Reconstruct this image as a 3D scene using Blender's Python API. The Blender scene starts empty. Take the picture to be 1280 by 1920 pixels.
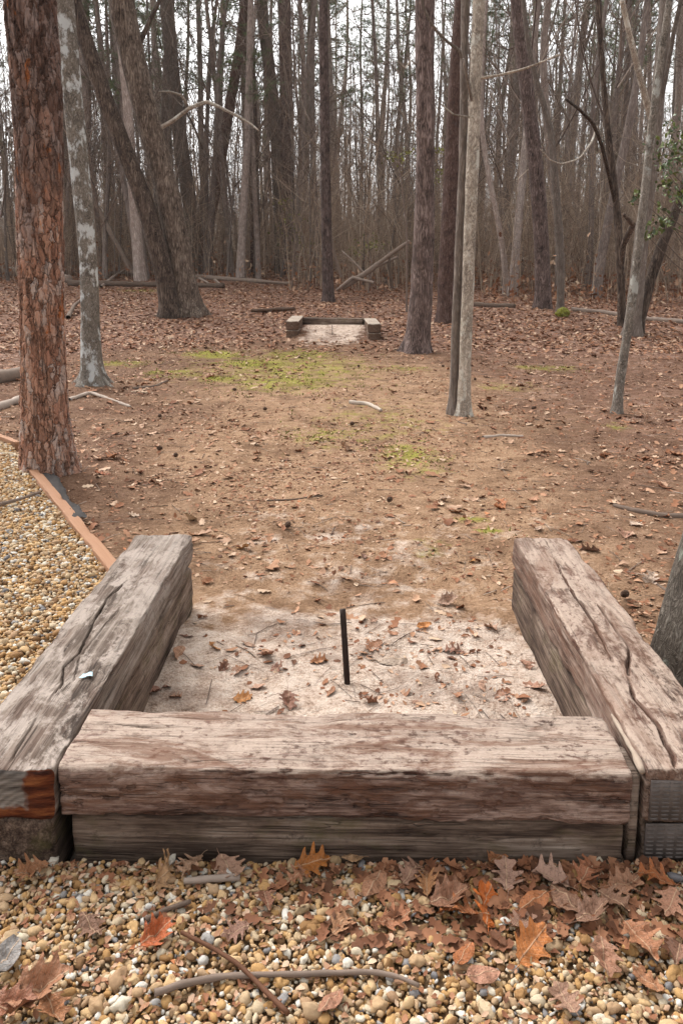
import bpy, math, random
import numpy as np
from mathutils import Vector, Matrix, Euler

# ------------------------------------------------------------------ camera
S = bpy.context.scene
C = S.collection
F, H0, CX, CY = 1500.0, 1.27, 640.0, 742.0
PITCH = math.atan(262 / 1500)
cam_d = bpy.data.cameras.new('camera')
cam = bpy.data.objects.new('camera', cam_d)
C.objects.link(cam)
cam.location = (0, 0, H0)
cam.rotation_euler = (math.pi / 2 - PITCH, 0, 0)
cam_d.sensor_fit = 'VERTICAL'
cam_d.sensor_height = 36
cam_d.lens = 36 * F / 1920
cam_d.shift_y = -218 / 1920
cam_d.clip_start, cam_d.clip_end = 0.05, 2000
S.camera = cam

# ------------------------------------------------------------------ light
SUN_EL, SUN_AZ = math.radians(48), math.radians(325)
w = bpy.data.worlds.new('World')
S.world = w
w.use_nodes = True
wn = w.node_tree
bg = wn.nodes['Background']
sky = wn.nodes.new('ShaderNodeTexSky')
sky.sky_type = 'NISHITA'
sky.sun_disc = False
sky.sun_elevation, sky.sun_rotation = SUN_EL, SUN_AZ
sky.dust_density, sky.air_density, sky.ozone_density = 5.0, 1.0, 1.0
hs = wn.nodes.new('ShaderNodeHueSaturation')
hs.inputs['Saturation'].default_value = 0.05      # overcast: a grey-white sky
wn.links.new(sky.outputs[0], hs.inputs['Color'])
wn.links.new(hs.outputs[0], bg.inputs[0])
bg.inputs[1].default_value = 0.15
sd = bpy.data.lights.new('sun', 'SUN')
sun = bpy.data.objects.new('sun', sd)
C.objects.link(sun)
sd.energy, sd.angle, sd.color = 0.5, math.radians(40), (1, .96, .91)
sun.rotation_euler = (math.pi / 2 - SUN_EL, 0, math.pi - SUN_AZ)
S.view_settings.view_transform = 'Standard'
S.view_settings.look = 'None'
S.view_settings.exposure = 1.4
S.cycles.max_bounces = 5
S.cycles.diffuse_bounces = 4
S.cycles.transparent_max_bounces = 4

rng = np.random.default_rng(7)
random.seed(7)

# ------------------------------------------------------------------ photo rays -> points in the place
_c, _s = math.cos(PITCH), math.sin(PITCH)
def ray(px, py):
    x = (px - CX) / F; y = -(py - CY) / F
    return np.array([x, _c + y * _s, -_s + y * _c])
O = np.array([0, 0, H0])
def at_z(px, py, z):
    d = ray(px, py); return O + d * ((z - H0) / d[2])
def at_y(px, py, Y):
    d = ray(px, py); return O + d * (Y / d[1])
def axis(p):
    return p[1] * _c - (p[2] - H0) * _s

# ------------------------------------------------------------------ numpy noise
def _h(i, j, k, s):
    n = (i.astype(np.int64) * 374761393 + j.astype(np.int64) * 668265263 + k.astype(np.int64) * 2147483647 + s * 974634777) & 0xffffffff
    n = ((n ^ (n >> 13)) * 1274126177) & 0xffffffff
    n = ((n ^ (n >> 16)) * 2246822519) & 0xffffffff
    return ((n ^ (n >> 15)) & 0xffff) / 32767.5 - 1.0
def vn(p, s=0):
    p = np.asarray(p, float); i = np.floor(p); f = p - i; f = f * f * (3 - 2 * f); i = i.astype(np.int64)
    x, y, z = i[..., 0], i[..., 1], i[..., 2]; u, v, q = f[..., 0], f[..., 1], f[..., 2]
    r = 0
    for a in (0, 1):
        for b in (0, 1):
            for c in (0, 1):
                r = r + _h(x + a, y + b, z + c, s) * (u if a else 1 - u) * (v if b else 1 - v) * (q if c else 1 - q)
    return r
def fbm(p, o=4, s=0):
    p = np.asarray(p, float); r = 0; a = 1; t = 0
    for k in range(o):
        r = r + a * vn(p * 2 ** k + 17.3 * k, s + k); t += a; a *= .5
    return r / t
def sst(a, b, x):
    t = np.clip((x - a) / (b - a), 0, 1); return t * t * (3 - 2 * t)

# ------------------------------------------------------------------ mesh helpers
class MB:
    """collects vertices, faces (tris, quads) and a per-vertex tint"""
    def __init__(s): s.v = []; s.f = {3: [], 4: []}; s.t = []; s.n = 0
    def add(s, v, f, tint=0.5):
        v = np.asarray(v, float).reshape(-1, 3); f = np.asarray(f, int)
        s.f[f.shape[1]].append(f + s.n); s.v.append(v)
        s.t.append(np.broadcast_to(np.asarray(tint, float), (len(v),)).copy()); s.n += len(v)
    def add2(s, v, quads, tris, tint=.5):
        b = s.n; s.add(v, quads, tint)
        if len(tris): s.f[3].append(np.asarray(tris, int) + b)
    def mesh(s, name, mat=None, smooth=True):
        m = bpy.data.meshes.new(name)
        v = np.concatenate(s.v)
        m.vertices.add(len(v)); m.vertices.foreach_set('co', v.astype(np.float32).ravel())
        li, ls, st = [], [], 0
        for k in (4, 3):
            if s.f[k]:
                a = np.concatenate(s.f[k]); li.append(a.ravel()); ls.append(st + np.arange(len(a)) * k); st += a.size
        li = np.concatenate(li); ls = np.concatenate(ls)
        m.loops.add(len(li)); m.loops.foreach_set('vertex_index', li.astype(np.int32))
        m.polygons.add(len(ls)); m.polygons.foreach_set('loop_start', ls.astype(np.int32))
        m.polygons.foreach_set('use_smooth', np.full(len(ls), smooth))
        m.update(calc_edges=True)
        at = m.attributes.new('tint', 'FLOAT', 'POINT'); at.data.foreach_set('value', np.concatenate(s.t).astype(np.float32))
        if mat: m.materials.append(mat)
        return m
    def build(s, name, mat=None, parent=None, smooth=True):
        return link(name, s.mesh(name, mat, smooth), parent)
def link(name, me, parent=None):
    o = bpy.data.objects.new(name, me); C.objects.link(o)
    if parent: o.parent = parent
    return o
def attr(me, name, val):
    a = me.attributes.new(name, 'FLOAT', 'POINT'); a.data.foreach_set('value', np.asarray(val, np.float32).ravel())
def tag(o, label=None, cat=None, group=None, kind=None):
    if label: o['label'] = label
    if cat: o['category'] = cat
    if group: o['group'] = group
    if kind: o['kind'] = kind
    return o
def empty(name, loc, label, cat, group=None):
    o = bpy.data.objects.new(name, None); C.objects.link(o); o.location = loc; o.empty_display_size = .1
    return tag(o, label, cat, group)
def dup(root, loc, rz, sc, tilt=(0, 0)):
    r = root.copy(); C.objects.link(r); r.location = loc; r.rotation_euler = (tilt[0], tilt[1], rz); r.scale = sc
    for ch in list(root.children):
        c = ch.copy(); C.objects.link(c); c.parent = r
    return r
def gridfaces(n, m, wrap=False):
    i = np.arange(n - 1)[:, None]; j = np.arange(m if wrap else m - 1)[None, :]; j2 = (j + 1) % m
    return np.stack([i * m + j, i * m + j2, (i + 1) * m + j2, (i + 1) * m + j], -1).reshape(-1, 4)
def frames(P):
    T = np.gradient(P, axis=0); T /= np.linalg.norm(T, axis=1)[:, None] + 1e-12
    m = T.mean(0); ref = np.eye(3)[np.argmin(np.abs(m))]
    A = np.cross(T, ref); A /= np.linalg.norm(A, axis=1)[:, None] + 1e-12
    return T, A, np.cross(T, A)
def resample(P, R, step):
    P = np.asarray(P, float); R = np.asarray(R, float)
    d = np.r_[0, np.cumsum(np.linalg.norm(np.diff(P, axis=0), axis=1))]
    n = max(4, int(d[-1] / step) + 1); t = np.linspace(0, d[-1], n)
    Q = np.stack([np.interp(t, d, P[:, k]) for k in range(3)], 1); r = np.interp(t, d, R)
    k = max(1, int(n / (len(P) * 2.2)))
    if k > 1:
        ker = np.hanning(2 * k + 1); ker /= ker.sum()
        for a in range(3):
            e = np.r_[2 * Q[0, a] - Q[k:0:-1, a], Q[:, a], 2 * Q[-1, a] - Q[-2:-k - 2:-1, a]]
            Q[:, a] = np.convolve(e, ker, 'valid')
        e = np.r_[np.full(k, r[0]), r, np.full(k, r[-1])]; r = np.convolve(e, ker, 'valid')
    return Q, r
def tube(mb, P, R, sides=8, tint=.5, rough=0, rs=6, seed=0, flare=None, cap=True):
    P = np.asarray(P, float); R = np.broadcast_to(np.asarray(R, float), (len(P),))
    T, A, B = frames(P)
    a = np.linspace(0, 2 * np.pi, sides, endpoint=False)
    D = A[:, None] * np.cos(a)[None, :, None] + B[:, None] * np.sin(a)[None, :, None]
    rr = R[:, None] * np.ones(sides)
    if flare is not None: rr = rr * flare(a, len(P))
    V = P[:, None] + D * rr[..., None]
    if rough:
        V = V + D * (rough * fbm(V * [rs, rs, rs * .35], 3, seed))[..., None]
    v = V.reshape(-1, 3); q = gridfaces(len(P), sides, True)
    if cap:
        v = np.r_[v, P[-1:]]; k = (len(P) - 1) * sides; j = np.arange(sides)
        mb.add2(v, q, np.stack([k + j, k + (j + 1) % sides, np.full(sides, len(v) - 1)], 1), tint)
    else: mb.add(v, q, tint)
def thin_tubes(mb, P, R, tint, sides=3):
    """P (N,K,3) many thin stems at once, R (N,K)"""
    N, K, _ = P.shape
    T = np.gradient(P, axis=1); T /= np.linalg.norm(T, axis=2)[..., None] + 1e-12
    ref = np.where(np.abs(T[..., 2:3]) > .7, np.array([1., 0, 0]), np.array([0, 0, 1.]))
    A = np.cross(T, ref); A /= np.linalg.norm(A, axis=2)[..., None] + 1e-12; B = np.cross(T, A)
    a = np.linspace(0, 2 * np.pi, sides, endpoint=False)
    V = P[:, :, None] + (A[:, :, None] * np.cos(a)[:, None] + B[:, :, None] * np.sin(a)[:, None]) * R[:, :, None, None]
    q = gridfaces(K, sides, True)
    f = (np.arange(N)[:, None, None] * K * sides + q[None]).reshape(-1, 4)
    mb.add(V.reshape(-1, 3), f, np.repeat(tint, K * sides))

# ------------------------------------------------------------------ material helpers
def lin(h):
    h = h.lstrip('#'); r = []
    for k in (0, 2, 4):
        x = int(h[k:k + 2], 16) / 255; r.append(x / 12.92 if x <= .04045 else ((x + .055) / 1.055) ** 2.4)
    return (*[.86 * q for q in r], 1)
class NT:
    def __init__(s, name, rough=.9, spec=.2):
        s.m = bpy.data.materials.new(name); s.m.use_nodes = True; s.t = s.m.node_tree
        s.b = s.t.nodes['Principled BSDF']; s.b.inputs['Roughness'].default_value = rough
        s.b.inputs['Specular IOR Level'].default_value = spec
        s.tc = s.t.nodes.new('ShaderNodeTexCoord').outputs['Object']
    def _set(s, i, v):
        if hasattr(v, 'is_output') or isinstance(v, bpy.types.NodeSocket): s.t.links.new(v, i)
        else: i.default_value = v
    def n(s, ty, **k):
        nd = s.t.nodes.new(ty)
        for a, v in k.items(): setattr(nd, a, v)
        return nd
    def map(s, sc, v=None, loc=(0, 0, 0)):
        nd = s.n('ShaderNodeMapping'); s._set(nd.inputs[0], v or s.tc); nd.inputs['Scale'].default_value = sc; nd.inputs['Location'].default_value = loc
        return nd.outputs[0]
    def noise(s, v, sc, det=4, ro=.6, dist=0):
        nd = s.n('ShaderNodeTexNoise'); s._set(nd.inputs['Vector'], v or s.tc)
        nd.inputs['Scale'].default_value = sc; nd.inputs['Detail'].default_value = det; nd.inputs['Roughness'].default_value = ro; nd.inputs['Distortion'].default_value = dist
        return nd.outputs[0]
    def voro(s, v, sc, feat='F1', out='Distance', rnd=1):
        nd = s.n('ShaderNodeTexVoronoi', feature=feat); s._set(nd.inputs['Vector'], v or s.tc); nd.inputs['Scale'].default_value = sc
        nd.inputs['Randomness'].default_value = rnd
        return nd.outputs[out]
    def ramp(s, f, stops, interp='LINEAR'):
        nd = s.n('ShaderNodeValToRGB'); s._set(nd.inputs[0], f); r = nd.color_ramp; r.interpolation = interp
        while len(r.elements) < len(stops): r.elements.new(.5)
        for e, (p, c) in zip(r.elements, stops):
            e.position = p; e.color = lin(c) if isinstance(c, str) else (c, c, c, 1)
        return nd.outputs[0]
    def mix(s, f, a, b, mode='MIX'):
        nd = s.n('ShaderNodeMix', data_type='RGBA', blend_type=mode); s._set(nd.inputs[0], f)
        s._set(nd.inputs[6], lin(a) if isinstance(a, str) else a); s._set(nd.inputs[7], lin(b) if isinstance(b, str) else b)
        return nd.outputs[2]
    def ma(s, op, a, b=0.0, c=0.0, clamp=False):
        nd = s.n('ShaderNodeMath', operation=op, use_clamp=clamp)
        s._set(nd.inputs[0], a); s._set(nd.inputs[1], b); s._set(nd.inputs[2], c)
        return nd.outputs[0]
    def at(s, name): return s.n('ShaderNodeAttribute', attribute_name=name).outputs['Fac']
    def rnd(s): return s.n('ShaderNodeObjectInfo').outputs['Random']
    def bump(s, h, st=.5, d=.01):
        nd = s.n('ShaderNodeBump'); s._set(nd.inputs['Height'], h); nd.inputs['Strength'].default_value = st; nd.inputs['Distance'].default_value = d
        s.t.links.new(nd.outputs[0], s.b.inputs['Normal'])
    def col(s, c): s._set(s.b.inputs['Base Color'], lin(c) if isinstance(c, str) else c)
    def disp(s, h, sc, mid=.5):
        nd = s.n('ShaderNodeDisplacement'); s._set(nd.inputs['Height'], h); nd.inputs['Scale'].default_value = sc; nd.inputs['Midlevel'].default_value = mid
        s.t.links.new(nd.outputs[0], s.t.nodes['Material Output'].inputs['Displacement']); s.m.displacement_method = 'BOTH'
    def up(s):
        nd = s.n('ShaderNodeSeparateXYZ'); g = s.n('ShaderNodeNewGeometry'); s.t.links.new(g.outputs['Normal'], nd.inputs[0]); return nd.outputs[2]

# --- bark
def bark(name, stops, sx=14, sz=3.2, plate=None, amp=.012, lich=None, lich_lo=.55, vary=.25):
    n = NT(name)
    v = n.map((sx, sx, sz))
    wob = n.noise(n.map((3, 3, 3)), 2, 2)
    a = n.noise(v, 1.0, 6, .68, 1.2)
    rid = n.noise(n.map((sx * 1.5, sx * 1.5, sz * 1.2)), 1.0, 4, .6, 1.5)
    f2 = n.ma('MULTIPLY', n.ma('ABSOLUTE', n.ma('SUBTRACT', rid, .5)), 5.5, clamp=True)
    fine = n.noise(n.map((60, 60, 30)), 1.0, 3, .7)
    h = n.ma('ADD', n.ma('MULTIPLY', f2, .4), n.ma('ADD', n.ma('MULTIPLY', a, .45), n.ma('MULTIPLY', fine, .2)))
    col = n.ramp(n.ma('ADD', n.ma('MULTIPLY', h, .72), n.ma('MULTIPLY', wob, .28)), stops)
    if lich:
        lm = n.noise(n.map((5, 5, 3.4)), 1.6, 6, .68)
        col = n.mix(n.ramp(lm, [(lich_lo, 0.0), (lich_lo + .07, 1.0)]), col, lich)
    hsv = n.n('ShaderNodeHueSaturation'); n._set(hsv.inputs['Color'], col)
    n._set(hsv.inputs['Value'], n.ma('ADD', n.ma('MULTIPLY', n.rnd(), vary * 2), 1 - vary))
    n.col(hsv.outputs[0]); n.bump(h, .9, amp)
    return n.m
M = {}
M['bark_pine'] = bark('pine_bark', [(.32, '#322927'), (.48, '#6b5a54'), (.72, '#9b8983')])
M['bark_red'] = bark('reddish_bark', [(.3, '#3a2d29'), (.5, '#6f564d'), (.75, '#97827a')], 18, 5)
M['bark_grey'] = bark('grey_bark', [(.2, '#4a4039'), (.5, '#80746b'), (.8, '#a89c92')], 16, 4)
M['bark_oak'] = bark('oak_bark', [(.32, '#2e2621'), (.48, '#6a5b50'), (.72, '#9d8f81')], 12, 2.2)
M['bark_oak_dark'] = bark('dark_oak_bark', [(.32, '#251d19'), (.48, '#574940'), (.72, '#88786a')], 14, 2.4)
M['bark_pale'] = bark('pale_bark', [(.3, '#685d54'), (.5, '#b0a394'), (.72, '#d8ccbd')], 22, 12, lich='#cfcabe', lich_lo=.55)
M['bark_lichen'] = bark('lichen_bark', [(.3, '#4d463f'), (.5, '#8f857a'), (.75, '#b4aaa0')], 24, 14, lich='#dcdedc', lich_lo=.52)
M['bark_slim'] = bark('slim_bark', [(.3, '#4d463f'), (.5, '#8f857a'), (.75, '#b4aaa0')], 24, 14, lich='#bdbcb4', lich_lo=.58)
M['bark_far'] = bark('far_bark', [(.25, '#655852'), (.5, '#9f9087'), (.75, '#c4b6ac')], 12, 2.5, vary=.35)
M['bark_edge'] = bark('edge_bark', [(.3, '#37302a'), (.5, '#6a6056'), (.75, '#8f867b')], 26, 14, lich='#8b8d80', lich_lo=.56)

def flaky():
    n = NT('flaky_red_pine_bark', .85)
    w1 = n.noise(None, 9, 3)
    vv = n.n('ShaderNodeVectorMath', operation='ADD'); n._set(vv.inputs[0], n.map((1, 1, .36)))
    sc = n.n('ShaderNodeVectorMath', operation='SCALE'); nz = n.n('ShaderNodeTexNoise'); nz.inputs['Scale'].default_value = 20; nz.inputs['Detail'].default_value = 5; n._set(nz.inputs['Vector'], n.tc)
    n._set(sc.inputs[0], nz.outputs['Color']); sc.inputs['Scale'].default_value = .055; n._set(vv.inputs[1], sc.outputs[0])
    edge = n.voro(vv.outputs[0], 30, 'DISTANCE_TO_EDGE'); cell = n.voro(vv.outputs[0], 30, 'F1', 'Color')
    sep = n.n('ShaderNodeSeparateColor'); n._set(sep.inputs[0], cell)
    fine = n.noise(n.map((1, 1, .5)), 90, 4, .7)
    layer = n.noise(n.map((1, 1, .5)), 6, 3, .6)
    h = n.ma('ADD', n.ma('MULTIPLY', n.ma('MULTIPLY', edge, 4, clamp=True), .25), n.ma('ADD', n.ma('MULTIPLY', sep.outputs[0], .45), n.ma('MULTIPLY', fine, .22)))
    c1 = n.ramp(n.ma('ADD', n.ma('MULTIPLY', sep.outputs[1], .6), n.ma('MULTIPLY', fine, .4)), [(.15, '#705647'), (.36, '#a47864'), (.55, '#b48a74'), (.72, '#b9a69c'), (.86, '#bd8058')])
    c2 = n.ramp(n.ma('ADD', n.ma('MULTIPLY', sep.outputs[2], .6), n.ma('MULTIPLY', fine, .4)), [(.15, '#43332d'), (.5, '#73594e'), (.8, '#958179')])
    sx = n.n('ShaderNodeSeparateXYZ'); n._set(sx.inputs[0], n.tc)
    zz = n.ma('ADD', n.ma('MULTIPLY', sx.outputs[2], -.22), n.ma('ADD', n.ma('MULTIPLY', layer, .9), .42))
    col = n.mix(n.ramp(zz, [(.42, 0.0), (.62, 1.0)]), c2, c1)
    o = n.noise(n.map((1, 1, .45)), 11, 3, .6)
    col = n.mix(n.ramp(o, [(.64, 0.0), (.69, 1.0)]), col, '#a8673f')
    col = n.mix(n.ma('MULTIPLY', n.ramp(edge, [(.01, .8), (.05, 0.0)]), n.ramp(layer, [(.4, .2), (.6, 1.0)])), col, '#2a1c18')
    fr = n.noise(n.map((16, 16, 3.2)), 1, 4, .6, .8); fm = n.ramp(n.ma('ABSOLUTE', n.ma('SUBTRACT', fr, .5)), [(.0, .6), (.035, 0.0)])
    col = n.mix(fm, col, '#2d1f1a'); h = n.ma('SUBTRACT', h, n.ma('MULTIPLY', fm, .3))
    n.col(col); n.bump(h, .9, .014); n.disp(h, .022, .6)
    return n.m
M['flaky'] = flaky()

# --- timber
def timber(name, stops, grain=(1.7, 38, 38), dust=None, dust_lo=.4, moss=False, dark='#2b211d', bumpd=.006, darkf=.75, dsc=(7, 14, 14), zlo=None, red=0, worn=0):
    n = NT(name, .92, .15)
    g = n.noise(n.map(grain), 1.0, 7, .72, .12)
    fine = n.noise(n.map((5, 190, 190)), 1.0, 4, .65)
    big = n.noise(n.map((2.2, 6, 6)), 1.0, 5, .65)
    f = n.ma('ADD', n.ma('MULTIPLY', g, .38), n.ma('ADD', n.ma('MULTIPLY', fine, .22), n.ma('MULTIPLY', big, .4)))
    f = n.ma('ADD', n.ma('MULTIPLY', n.ma('SUBTRACT', f, .5), 1.55), .5)
    col = n.ramp(f, stops)
    if red: col = n.mix(n.ramp(n.noise(n.map((3.5, 9, 9)), 1.2, 6, .7, .6), [(.48, 0.0), (.62, red)]), col, '#5c3c30')
    cr = n.noise(n.map((1.3, 60, 60)), 1.0, 2, .5, .25)
    crm = n.ramp(n.ma('ABSOLUTE', n.ma('SUBTRACT', cr, .5)), [(.0, 1.0), (.022, 0.0)])
    crm = n.ma('MULTIPLY', crm, n.ramp(n.noise(n.map((4, 16, 16)), 1.0, 3), [(.42, 0.0), (.58, 1.0)]))
    mot = n.noise(None, 38, 6, .75)
    col = n.mix(n.ma('MULTIPLY', crm, darkf), col, dark)
    col = n.mix(n.ma('MULTIPLY', n.ramp(mot, [(.54, 0.0), (.70, .7)]), n.ramp(big, [(.42, .1), (.6, 1.0)])), col, dark)
    if moss:
        mm = n.noise(n.map((5, 9, 9)), 1.3, 5, .7)
        col = n.mix(n.ramp(mm, [(.54, 0.0), (.72, .6)]), col, '#5a5433')
    h = n.ma('ADD', n.ma('MULTIPLY', g, .6), n.ma('SUBTRACT', n.ma('MULTIPLY', fine, .4), n.ma('MULTIPLY', crm, .4)))
    if dust:
        dn = n.noise(n.map(dsc), 1.0, 9, .74, .5)
        up = n.ma('MULTIPLY', n.up(), .5)
        k = n.ma('ADD', dn, n.ma('SUBTRACT', up, .25 + dust_lo))
        km = n.ramp(k, [(.28, 0.0), (.38, 1.0)])
        d2 = n.noise(None, 160, 3, .7)
        dc = n.mix(d2, dust[0], dust[1])
        pit = n.noise(n.map((45, 70, 70)), 1.0, 4, .65)
        if zlo is not None:
            oz = n.n('ShaderNodeSeparateXYZ'); n._set(oz.inputs[0], n.tc)
            zz = n.ma('ADD', oz.outputs[2], n.ma('MULTIPLY', n.ma('SUBTRACT', n.noise(None, 24, 5, .7), .5), .05))
            km = n.ma('MULTIPLY', km, n.ramp(n.ma('MULTIPLY', n.ma('SUBTRACT', zz, zlo), 10), [(.0, .06), (.2, 1.0)]))
        km = n.ma('MULTIPLY', km, n.ramp(n.ma('ADD', pit, n.ma('MULTIPLY', n.ma('SUBTRACT', n.noise(None, 7, 4, .65), .5), .5)), [(.36, .1), (.47, 1.0)]))
        col = n.mix(km, col, dc)
        if worn:
            wn_ = n.noise(n.map((3.2, 11, 11), loc=(3, 1, 2)), 1.3, 9, .74, .8)
            col = n.mix(n.ramp(wn_, [(.50, 0.0), (.60, worn)]), col, '#71503f')
            col = n.mix(n.ramp(n.noise(n.map((30, 55, 55)), 1.0, 5, .75), [(.55, 0.0), (.66, worn * .8)]), col, '#4d352b')
    n.col(col); n.bump(h, .8, bumpd)
    return n.m
M['tie_left'] = timber('weathered_grey_timber', [(.32, '#332923'), (.44, '#65574d'), (.53, '#897b70'), (.70, '#b5aaa0')], dust=('#93857a', '#b3a59a'), dust_lo=.44, red=.25)
M['tie_right'] = timber('weathered_brown_timber', [(.32, '#33261f'), (.44, '#644f44'), (.53, '#8a7568'), (.70, '#b6a496')], dust=('#9a8577', '#bda999'), dust_lo=.38, red=.7, worn=.45)
M['tie_front'] = timber('sand_covered_timber', [(.36, '#2c1f1c'), (.46, '#6e574d'), (.54, '#9a8175'), (.68, '#c4ad9f')], grain=(4, 30, 44), dust=('#9a8474', '#c6b3a4'), dust_lo=.15, bumpd=.014, dsc=(7, 9, 9), zlo=.034, red=.8, worn=.75)
M['tie_low'] = timber('dark_brown_timber', [(.34, '#241b17'), (.45, '#4e3f36'), (.55, '#786659'), (.72, '#ab9a8c')], darkf=.6, moss=True)  # darker browns than the upper near timbers, patched with moss
M['tie_far'] = timber('far_pit_timber', [(.25, '#3c2f26'), (.45, '#654f41'), (.6, '#7d685a'), (.8, '#9c8c7d')], dust=('#a39181', '#c4b5a5'), dust_lo=.12)
def endgrain():
    n = NT('timber_end_grain', .9, .15)
    r = n.n('ShaderNodeTexWave', wave_type='RINGS', rings_direction='X'); n._set(r.inputs[0], n.map((1, 1, 1), loc=(0, .07, .08)))
    r.inputs['Scale'].default_value = 26; r.inputs['Distortion'].default_value = 3; r.inputs['Detail'].default_value = 3
    fib = n.noise(n.map((30, 8, 120)), 1, 4, .6)
    grey = n.ramp(n.ma('ADD', n.ma('MULTIPLY', r.outputs[1], .12), n.ma('MULTIPLY', fib, .88)), [(.3, '#3b3430'), (.5, '#6f6760'), (.75, '#99918a')])
    org = n.ramp(n.noise(n.map((20, 10, 60)), 1, 5, .65), [(.35, '#2c150e'), (.5, '#5e301c'), (.65, '#85522f')])
    sx = n.n('ShaderNodeSeparateXYZ'); n._set(sx.inputs[0], n.tc)
    # the grey weathered heart sits in the middle, the orange split wood at the inner edge and below
    d = n.ma('ADD', n.ma('MAXIMUM', n.ma('SUBTRACT', n.ma('MULTIPLY', sx.outputs[1], -1), .045), n.ma('SUBTRACT', -.022, sx.outputs[2])), n.ma('MULTIPLY', n.ma('SUBTRACT', n.noise(n.map((12, 12, 12)), 1.5, 3), .5), .05))
    n.col(n.mix(n.ramp(d, [(.0, 0.0), (.006, 1.0)]), grey, org))
    n.bump(fib, .8, .006)
    return n.m
M['end_grain'] = endgrain()

# --- ground
def ground_mat():
    n = NT('forest_ground', .97, .08)
    a = n.noise(None, 1.1, 6, .65); b = n.noise(None, 9, 6, .7); f = n.noise(None, 70, 4, .7)
    cl = n.noise(None, 2.6, 5, .7)
    dirt = n.ramp(n.ma('ADD', n.ma('MULTIPLY', b, .55), n.ma('MULTIPLY', f, .45)), [(.30, '#5a4330'), (.43, '#94745a'), (.56, '#b08f72'), (.75, '#ccae92')])
    dark = n.ramp(n.ma('ADD', n.ma('MULTIPLY', b, .5), n.ma('MULTIPLY', f, .5)), [(.32, '#422d20'), (.47, '#725644'), (.62, '#92735f'), (.75, '#ac8f7c')])
    pk = n.ma('ADD', n.at('path'), n.ma('MULTIPLY', n.ma('SUBTRACT', a, .5), 1.2))
    col = n.mix(n.ramp(pk, [(.25, 0.0), (.7, 1.0)]), dark, dirt)
    litc = n.ramp(n.voro(None, 17, 'F1', 'Color'), [(.1, '#543d32'), (.4, '#7d5d4d'), (.7, '#967362'), (.95, '#b39a8b')])
    lk = n.ma('ADD', n.at('litter'), n.ma('MULTIPLY', n.ma('SUBTRACT', b, .5), 1.1))
    col = n.mix(n.ramp(lk, [(.35, 0.0), (.75, .85)]), col, litc)
    mk = n.ma('ADD', n.at('moss'), n.ma('MULTIPLY', n.ma('SUBTRACT', n.noise(None, 6, 6, .75), .5), 1.5))
    mc = n.mix(n.noise(None, 22, 4), '#77752f', '#a9a843')
    col = n.mix(n.ramp(mk, [(.34, 0.0), (.66, .85)]), col, mc)
    s2 = n.noise(None, 130, 4, .75)
    sc = n.ramp(n.ma('ADD', n.ma('MULTIPLY', s2, .5), n.ma('MULTIPLY', n.noise(None, 16, 5, .7), .5)), [(.34, '#77604f'), (.42, '#b59b88'), (.52, '#dac4b2'), (.75, '#f0e2d5')])
    sk = n.ma('ADD', n.at('sand'), n.ma('ADD', n.ma('MULTIPLY', n.ma('SUBTRACT', b, .5), 1.3), n.ma('MULTIPLY', n.ma('SUBTRACT', n.noise(None, 3.5, 5, .65), .5), 1.2)))
    col = n.mix(n.ramp(sk, [(.3, 0.0), (.6, 1.0)]), col, sc)
    sp_ = n.noise(None, 45, 3, .7); col = n.mix(n.ramp(sp_, [(.60, 0.0), (.72, .3)]), col, '#4a3426')
    col = n.mix(n.ramp(cl, [(.48, 0.0), (.64, .5)]), col, '#54392a')
    n.col(col)
    n.bump(n.ma('ADD', n.ma('MULTIPLY', b, .6), n.ma('ADD', n.ma('MULTIPLY', f, .4), n.ma('MULTIPLY', n.noise(None, 26, 5, .7), .5))), 1.0, .035)
    return n.m
M['ground'] = ground_mat()
def tint_mat(name, stops, rough=.85, spec=.2, nz=60, interp='LINEAR', amt=.35, trans=False, bump=0):
    n = NT(name, rough, spec)
    col = n.ramp(n.at('tint'), stops, interp)
    d = n.noise(None, nz, 3, .6)
    hsv = n.n('ShaderNodeHueSaturation'); n._set(hsv.inputs['Color'], col); n._set(hsv.inputs['Value'], n.ma('ADD', n.ma('MULTIPLY', d, 2 * amt), 1 - amt))
    n.col(hsv.outputs[0])
    if bump: n.bump(d, .5, bump)
    return n.m
M['pebble'] = tint_mat('pebble', [(0, '#5d4530'), (.1, '#85623f'), (.24, '#a98152'), (.36, '#bb9462'), (.48, '#c3a47c'), (.58, '#a08062'), (.7, '#b89f7d'), (.82, '#cbbca3'), (.9, '#dcd6cb'), (.95, '#8a8582'), (1, '#6d6a6c')], .8, .2, 200, amt=.25, bump=.002)
M['litter'] = tint_mat('dry_leaf', [(0, '#5a3c2a'), (.2, '#7c5038'), (.4, '#946447'), (.6, '#aa8062'), (.75, '#b8947a'), (.92, '#ceb296'), (1, '#b0632f')], .8, .25, 40)
M['needle'] = tint_mat('pine_needle', [(0, '#4c5a3f'), (.5, '#6d7d58'), (1, '#93a074')], .7, .2, 3)
M['twig'] = tint_mat('bare_twig', [(0, '#594b44'), (.4, '#7d6d63'), (.75, '#96867a'), (1, '#b3a394')], .9, .1, 4)
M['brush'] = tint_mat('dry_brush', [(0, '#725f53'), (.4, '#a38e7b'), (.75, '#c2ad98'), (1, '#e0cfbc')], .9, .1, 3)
M['deadwood'] = tint_mat('dead_wood', [(0, '#5b4c42'), (.4, '#857468'), (.8, '#b1a194'), (1, '#cdbfae')], .9, .1, 14)
M['holly'] = tint_mat('holly_leaf', [(0, '#2f3b1c'), (.5, '#4c5c2b'), (1, '#76803f')], .45, .4, 8)
M['spring'] = tint_mat('yellow_green_leaf', [(0, '#5c5c32'), (1, '#8d8a4a')], .7, .2, 8)
M['mossmat'] = tint_mat('moss', [(0, '#5f5f2b'), (1, '#8a8a40')], .95, .1, 20)
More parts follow.
